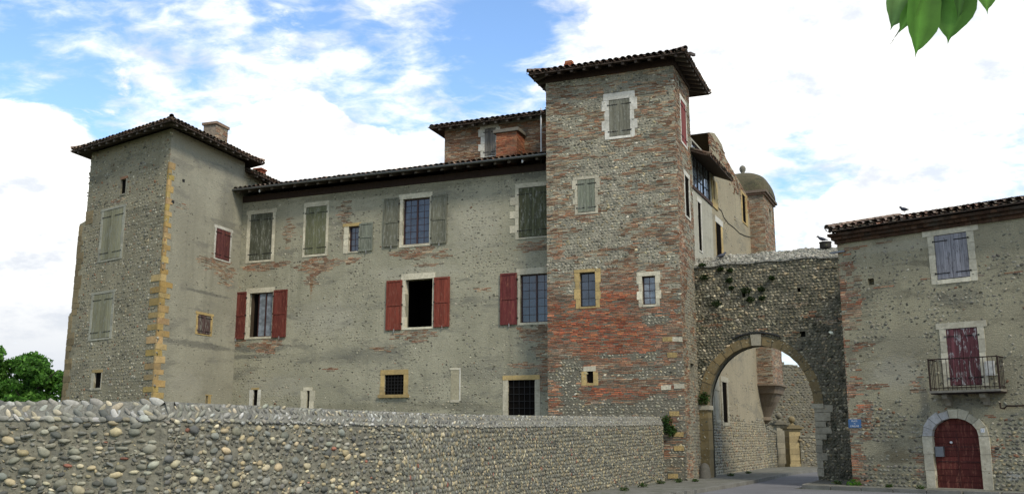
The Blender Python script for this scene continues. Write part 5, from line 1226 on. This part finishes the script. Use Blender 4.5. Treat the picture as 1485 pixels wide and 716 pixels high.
# near corner is rounded by stones; coping: sloping face leaning back to a ridge
m = MB(); CAPC = rgb(.185, .178, .145)
skin(fW, us, cap_l, tz_, .012, -.12, CAPC, 3); skin(fW, us, lambda u: cap_l(u), tz_, -.55, -.12, CAPC, 1)
skin(fW2, us2, C2, T2, .012, -.12, CAPC, 3); skin(fW2, us2, C2, T2, -.55, -.12, CAPC, 1)
m.build('coping_mortar', M['limed'], cwall)
CC = [rgb(.23, .22, .165), rgb(.36, .30, .18), rgb(.12, .12, .10), rgb(.42, .37, .24), rgb(.27, .12, .08), rgb(.17, .17, .14)]; CW = [7, 3.0, 3, .9, .25, 5]
def wallstones(mb, fr, U0, U1, zlo, zhi, far=False):
    a_near = U0 < 1
    z = zlo; k = 0; rows = []
    while z < 2.3:
        f0 = .13
        u = U0
        while u < U1 - .03:
            t = np.clip(u / 26, 0, 1) if not far else 0   # 0 near .. 1 far end
            if far: t = 0
            s = random.lognormvariate(0, .36)
            wv = (.059 - .028 * min(1, t * 2.2)) * s; hv = wv * (random.uniform(.30, .62) if far else random.uniform(.42, .75)) if t < .25 else .052 * random.uniform(.75, 1.2)
            if not far and .25 <= t: wv *= .75
            if random.random() < .035 and t < .5: wv *= 1.7; hv = wv * .7
            if wv > .105: wv, hv = .105, min(hv, .072)
            if far: gap = wv * random.uniform(2.2, 3.6)
            else: gap = wv * (random.uniform(2.5, 3.8) if t < .2 else random.uniform(2.1, 2.6))
            zz = z + random.gauss(0, .016) + .03 * math.sin(u * 1.3 + k)
            if zz + hv * .5 < float(zhi(u)) - .015: rows.append((u, zz, wv, hv, random.gauss(0, .22) if t < .25 else (random.gauss(.35, .2) if k % 2 else random.gauss(-.1, .25)), random.random()))
            u += gap
        z += .092 if not far else .098; k += 1
    A = np.array(rows); n = len(A); c = pick(n, CC, CW, .22)
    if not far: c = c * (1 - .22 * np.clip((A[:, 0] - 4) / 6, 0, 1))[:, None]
    out = np.maximum(A[:, 2] * .6, .03)
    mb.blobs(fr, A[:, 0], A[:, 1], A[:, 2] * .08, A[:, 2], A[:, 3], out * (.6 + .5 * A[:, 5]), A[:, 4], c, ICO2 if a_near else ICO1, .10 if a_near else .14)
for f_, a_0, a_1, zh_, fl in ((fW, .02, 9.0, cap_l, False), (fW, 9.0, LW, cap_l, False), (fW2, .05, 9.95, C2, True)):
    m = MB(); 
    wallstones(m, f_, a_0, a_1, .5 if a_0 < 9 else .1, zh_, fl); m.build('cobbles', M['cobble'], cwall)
# coping stones, laid slanting in two or three rows
m = MB(); rows = []
def capstones(fr, U0, U1, lo, hi, kk):
    u = U0; 
    for row_, (t, tilt, sc, dens) in enumerate(((.0, -.15, .8, .8), (.30, .75 * kk, 1.0, 1.1), (.62, -.85 * kk, .9, 1.0), (.88, .28 * kk, 1.05, .95))):
        u = U0
        while u < U1 - .03:
            tt = min(1, u / 26) if kk > 0 else 0; base = (.088 if kk < 0 else .080 - .035 * min(1, tt * 2)) * random.uniform(.65, 1.45) * sc; z0_ = float(lo(np.float64(u))); z1_ = float(hi(np.float64(u)))
            rows.append((fr is fW, u, z0_ + .02 + (z1_ - z0_ - .03) * t + random.gauss(0, .015), .024 - .14 * t - base * .10, base, base * random.uniform(.32, .55), tilt + random.gauss(0, .25))); u += base * random.uniform(1.2, 2.2) * dens
capstones(fW, .05, LW, cap_l, tz_, 1); capstones(fW2, .05, 9.95, C2, T2, -1)
for flag, fr in ((True, fW), (False, fW2)):
    A = np.array([r[1:] for r in rows if r[0] == flag]); n = len(A); c = pick(n, [rgb(.23, .225, .18), rgb(.35, .31, .21), rgb(.13, .13, .115), rgb(.34, .335, .29)], [6, 3, 2.5, 2.5], .22)
    m.blobs(fr, A[:, 0], A[:, 1], A[:, 2], A[:, 3], A[:, 4], A[:, 4] * .42, A[:, 5], c, ICO2 if not flag else ICO1, .10)
m.build('coping_stones', M['cobble'], cwall)

# ------------------------------------------------------------------ PLANTS, birds
def leaves(m, cen, rad, n, size, cols=((.045, .10, .02), (.07, .14, .03), (.03, .06, .015)), shell=.4, up=.3):
    d = RNG.normal(0, 1, (n, 3)); d /= np.linalg.norm(d, axis=1)[:, None]; r = RNG.uniform(shell, 1, (n, 1)) ** .6
    P = np.array(cen) + d * r * np.array(rad)
    a = RNG.normal(0, 1, (n, 3)) + np.array([0, 0, up]); a /= np.linalg.norm(a, axis=1)[:, None]; b = np.cross(a, RNG.normal(0, 1, (n, 3))); b /= np.linalg.norm(b, axis=1)[:, None]; c = np.cross(a, b)
    s = size * RNG.uniform(.6, 1.3, (n, 1)); V = np.stack([P - b * s, P + c * s * .55, P + b * s, P - c * s * .55], 1).reshape(-1, 3)
    m.add(V, np.arange(4 * n).reshape(-1, 4), np.repeat(pick(n, [np.array(x) for x in cols], [1] * len(cols), .2), 4, 0))
def tree(x, y, h, rx, label):
    th = thing('broadleaf_tree', (x, y, 0), label, 'tree', 'trees behind the corner tower')
    m = MB(); m.tube([(x, y, 0), (x + .1, y, h * .25), (x - .1, y, h * .5), (x, y, h * .75)], [.28, .22, .15, .06], (.07, .055, .04), 8)
    for k in range(7):
        a = k * 2.4; z = h * (.3 + .06 * k); m.tube([(x, y, z), (x + cos(a) * rx * .4, y + sin(a) * rx * .4, z + h * .12), (x + cos(a) * rx * .7, y + sin(a) * rx * .7, z + h * .2)], [.09, .06, .02], (.07, .055, .04), 6)
    m.build('trunk', M['rafterwood'], th); m = MB()
    for k in range(85):
        a = random.uniform(0, 2 * pi); t = random.random(); zc = h * (.22 + .7 * t); rr = rx * (math.sin(min(1, .25 + t * .75) * pi) ** .5) * random.uniform(.2, .95)
        s = random.uniform(.55, 1.0); leaves(m, (x + cos(a) * rr, y + sin(a) * rr, zc), (s * 1.1, s * 1.1, s * .6), 230, .17, ((.09, .22, .03), (.14, .30, .05), (.05, .12, .02)), shell=.3)
    m.build('crown', M['plant'], th)
tree(-38.6, 70, 8.9, 4.0, 'bushy green tree at the left picture edge, the tallest behind the wall')
tree(-35.0, 71, 8.1, 4.2, 'lower green tree touching the corner tower behind the wall')
tree(-44.5, 73, 7.3, 3.4, 'green tree cut off by the left picture edge')
wp = [((1022, 402), .28), ((1019, 385), .22), ((1045, 390), .18), ((1059, 392), .18), ((1058, 406), .22), ((1061, 417), .16), ((1040, 440), .30), ((1082, 421), .30), ((1104, 419), .22), ((1088, 434), .24), ((1105, 432), .20), ((1120, 403), .18)]
for i, ((px, py), s) in enumerate(wp):
    u, z = fA.hit(px, py, .05); m = MB(); leaves(m, fA.w(u, z, .08), (s * .8, .10, s * .5), 130, .045, ((.03, .06, .016), (.045, .08, .02), (.02, .035, .012)), .2)
    tag(m.build('wall_plant', M['plant'], None, tuple(fA.w(u, z, 0))), None, 'plant', 'weeds rooted in the dark arch wall')
    bpy.data.objects[-1] if False else None
    COL.objects[-1]['label'] = 'small green tuft rooted in the dark rubble above the arch'
for fr_2, px, py, s, lab in ((fA, 1020, 577, .34, 'green plant growing at the left spring of the arch'), (fTF, 966, 612, .36, 'leafy plant where the cobble wall ends against the gate tower'), (fTF, 972, 624, .3, 'dark ivy on the brick below the plant at the wall end'), (fH, 1240, 705, .35, 'bright grass tuft at the corner foot of the right-hand house')):
    u, z = fr_2.hit(px, py, .1); m = MB(); leaves(m, fr_2.w(u, z, .12), (s * .9, .16, s * .8), 260, .05, ((.03, .07, .016), (.05, .10, .02)) if px != 1240 else ((.08, .20, .02), (.10, .24, .03)), .1)
    tag(m.build('wall_plant' if px != 1240 else 'grass_tuft', M['plant'], None, tuple(fr_2.w(u, z, 0))), lab, 'plant')
for px, py, s_ in ((905, 711, .16), (932, 706, .2), (958, 701, .18), (985, 699, .2), (1008, 698, .14), (1060, 690, .2), (1085, 686, .16), (1215, 702, .2), (1290, 706, .14), (1335, 709, .18)):
    g_ = ground(px, py, .115); m = MB(); leaves(m, (g_[0], g_[1], .115 + s_ * .3), (s_, s_ * .6, s_ * .45), 110, .035, ((.05, .10, .02), (.07, .12, .03), (.10, .10, .05)), .05)
    tag(m.build('weed_tuft', M['plant'], None, (float(g_[0]), float(g_[1]), .115)), 'low weed tuft at the foot of a wall along the pavement', 'weed', 'weeds along the foot of the walls')
m = MB()
def bird(P, ang, s, label):
    m = MB(); n = 10; sec = [(-.17, .0, .006), (-.10, .015, .022), (-.04, .03, .045), (.03, .05, .055), (.08, .075, .045), (.11, .105, .030), (.125, .125, .032), (.15, .13, .024), (.17, .125, .006), (.19, .12, .003)]
    ca, sa = cos(ang), sin(ang)
    m.tube([(P[0] + ca * x * s, P[1] + sa * x * s, P[2] + .07 * s + z * s) for x, z, r in sec], [r * s for x, z, r in sec], (.03,) * 3, n)
    for q in (-.015, .015): m.tube([(P[0] - sa * q * s, P[1] + ca * q * s, P[2] - .0), (P[0] - sa * q * s, P[1] + ca * q * s, P[2] + .08 * s)], .005 * s, (.05, .02, .02), 5)
    tag(m.build('pigeon', M['feather'], None, tuple(P)), label, 'bird', 'pigeons')
fc2 = fA.shifted(0, -.62)
ux0 = fc2.hit(1197, 354)[0]; uz = atop(ux0) + .44; P = fc2.w(ux0, uz, 0); m = MB()
m.lathe(P, [(.17, 0), (.22, .02), (.235, .12), (.225, .22), (.25, .24), (.25, .28), (.2, .28), (.19, .2), (.0, .2)], (.04, .035, .03), 16); tag(m.build('clay_pot', M['rubble'], None, tuple(P)), 'squat dark pot on top of the arch wall beside the house', 'pot')
bird(fc2.w(ux0 - .1, uz + .27, 0), pi - .4, 1.35, 'pigeon perched on the dark pot on the arch wall')
u = fA.shifted(0, -.3).hit(1046, 380)[0]; bird(fA.w(u, atop(u) + .26, -.3), .3, 1.5, 'pigeon resting on the coping near the gate tower')
u = eH.shifted(0, -1.2).hit(1312, 309)[0]; bird(eH.w(u, zH + .3 * 1.2 + .13, -1.2), 2.0, 1.3, 'pigeon standing on the tiled roof of the right-hand house')

# ------------------------------------------------------------------ LIME TREE at the viewer's right, one twig hanging into view
lime = thing('lime_tree', (6.5, 1.0, 0), 'leafy lime twig hanging into the top right corner of the view', 'tree')
m = MB(); m.tube([(6.5, 1.0, 0), (6.4, 1.05, 1.5), (6.45, 1.1, 3.2), (6.3, 1.2, 5.0), (6.2, 1.2, 7.0)], [.26, .22, .19, .14, .05], (.09, .08, .06), 12); m.build('trunk', M['rafterwood'], lime)
def at(px, py, Y):
    d = raydir(px, py); k = Y / d[1]; return np.array([d[0] * k, Y, d[2] * k + EYE])
j = at(1372, -38, 2.5)
m = MB(); m.tube([(6.4, 1.15, 4.2), (4.8, 1.6, 4.4), (3.2, 2.1, 4.0), (2.0, 2.45, 3.45), tuple(j + [.25, 0, .16]), tuple(j)], [.07, .05, .03, .014, .008, .005], (.09, .075, .05), 8)
tw_ = [j, at(1345, -14, 2.5), at(1332, -2, 2.49)]; m.tube(tw_, .003, (.10, .10, .05), 6); m.tube([j, at(1400, -25, 2.52)], .003, (.10, .10, .05), 6); m.build('limb', M['rafterwood'], lime)
def limeleaf(m, base, tip, width, nrm, col, fold=.25):
    base, tip = np.array(base), np.array(tip); ax = tip - base; L_ = np.linalg.norm(ax); ax /= L_; nrm = np.array(nrm, float); x = np.cross(ax, nrm); x /= np.linalg.norm(x); nn_ = np.cross(x, ax)
    prof = [(0, .0), (-.05, .28), (.02, .60), (.12, .84), (.26, .98), (.40, 1.0), (.53, .95), (.64, .83), (.73, .66), (.80, .47), (.86, .26), (.90, .11), (.94, .045), (1.0, .0)]
    V = []; 
    for t, w_ in prof:
        curl = -.10 * L_ * (t - .3) ** 2
        for s in (-1, -.5, 0, .5, 1):
            ser = 1 + (.05 * math.sin(t * 60) if abs(s) == 1 else 0)
            tt = t if s else max(t, 0)
            V.append(base + ax * L_ * tt + x * s * w_ * width / 2 * ser + nn_ * (abs(s) * w_ * width * fold * .5 + curl + .0015 * math.sin(t * 40) * abs(s)))
    Fc = [[i * 5 + k, i * 5 + k + 1, (i + 1) * 5 + k + 1, (i + 1) * 5 + k] for i in range(len(prof) - 1) for k in range(4)]
    C_ = np.array([np.array(col) * (1.5 if k % 5 == 2 else .9 if k % 5 in (1, 3) else 1.05) for k in range(len(V))])
    m.add(V, Fc, C_, None, True)
m = MB()
LV = [((1338, -30), (1331, 83), 64, (.35, -1, .1), (.09, .22, .03)), ((1388, -38), (1375, 63), 68, (-.3, -1, .1), (.08, .19, .03)), ((1318, -40), (1293, 44), 52, (.2, -1, .2), (.15, .26, .08)), ((1318, 14), (1291, 70), 8, (1, -.3, 0), (.18, .20, .13)), ((1334, -4), (1303, 48), 24, (-.5, -1, 0), (.14, .30, .05)),
      ((1422, -62), (1434, 20), 50, (0, -1, .2), (.11, .24, .04)), ((1350, -55), (1350, 36), 40, (.1, -1, .3), (.06, .13, .03)), ((1332, -60), (1312, 18), 44, (.2, -1, 0), (.11, .24, .04)), ((1395, -50), (1392, 30), 40, (.4, -1, 0), (.06, .14, .03))]
for i, (b_, t_, w_, n_, c_) in enumerate(LV):
    Y = 2.5 + .02 * (i % 4) - .02; p = at(*b_, Y); q = at(*t_, Y + .01); limeleaf(m, p, q, w_ / F * Y / .98, n_, c_); m.tube([j, (p + j) / 2 + [0, 0, .02], p], .0014, (.10, .14, .04), 5, False)
for k in range(260):
    t = random.random(); c = np.array([2.1 + 4.0 * t, 2.4 - 1.0 * t, 3.75 + .9 * math.sin(t * 2.6)]) + RNG.normal(0, [.3, .3, .22]); 
    d_ = RNG.normal(0, 1, 3) * [.5, .5, .3] + [0, 0, -.8]; d_ /= np.linalg.norm(d_)
    if proj(c)[1] > -60 and proj(c)[0] < 1560: continue
    limeleaf(m, c, c + d_ * .12, .09, RNG.normal(0, 1, 3), jitc(rgb(.05, .11, .022), .2))
fol = m.build('foliage', None or M['plant'], lime)
# thin leaves let a little light through
t = M['plant'].node_tree; bs = [n for n in t.nodes if n.type == 'BSDF_PRINCIPLED'][0]; bs.inputs['Transmission Weight'].default_value = 0.0
tr = N(t, 'ShaderNodeBsdfTranslucent'); mx = N(t, 'ShaderNodeMixShader'); mx.inputs[0].default_value = .58; ou = [n for n in t.nodes if n.type == 'OUTPUT_MATERIAL'][0]
t.links.new(bs.inputs['Base Color'].links[0].from_socket, tr.inputs[0]); t.links.new(bs.outputs[0], mx.inputs[1]); t.links.new(tr.outputs[0], mx.inputs[2]); t.links.new(mx.outputs[0], ou.inputs[0])
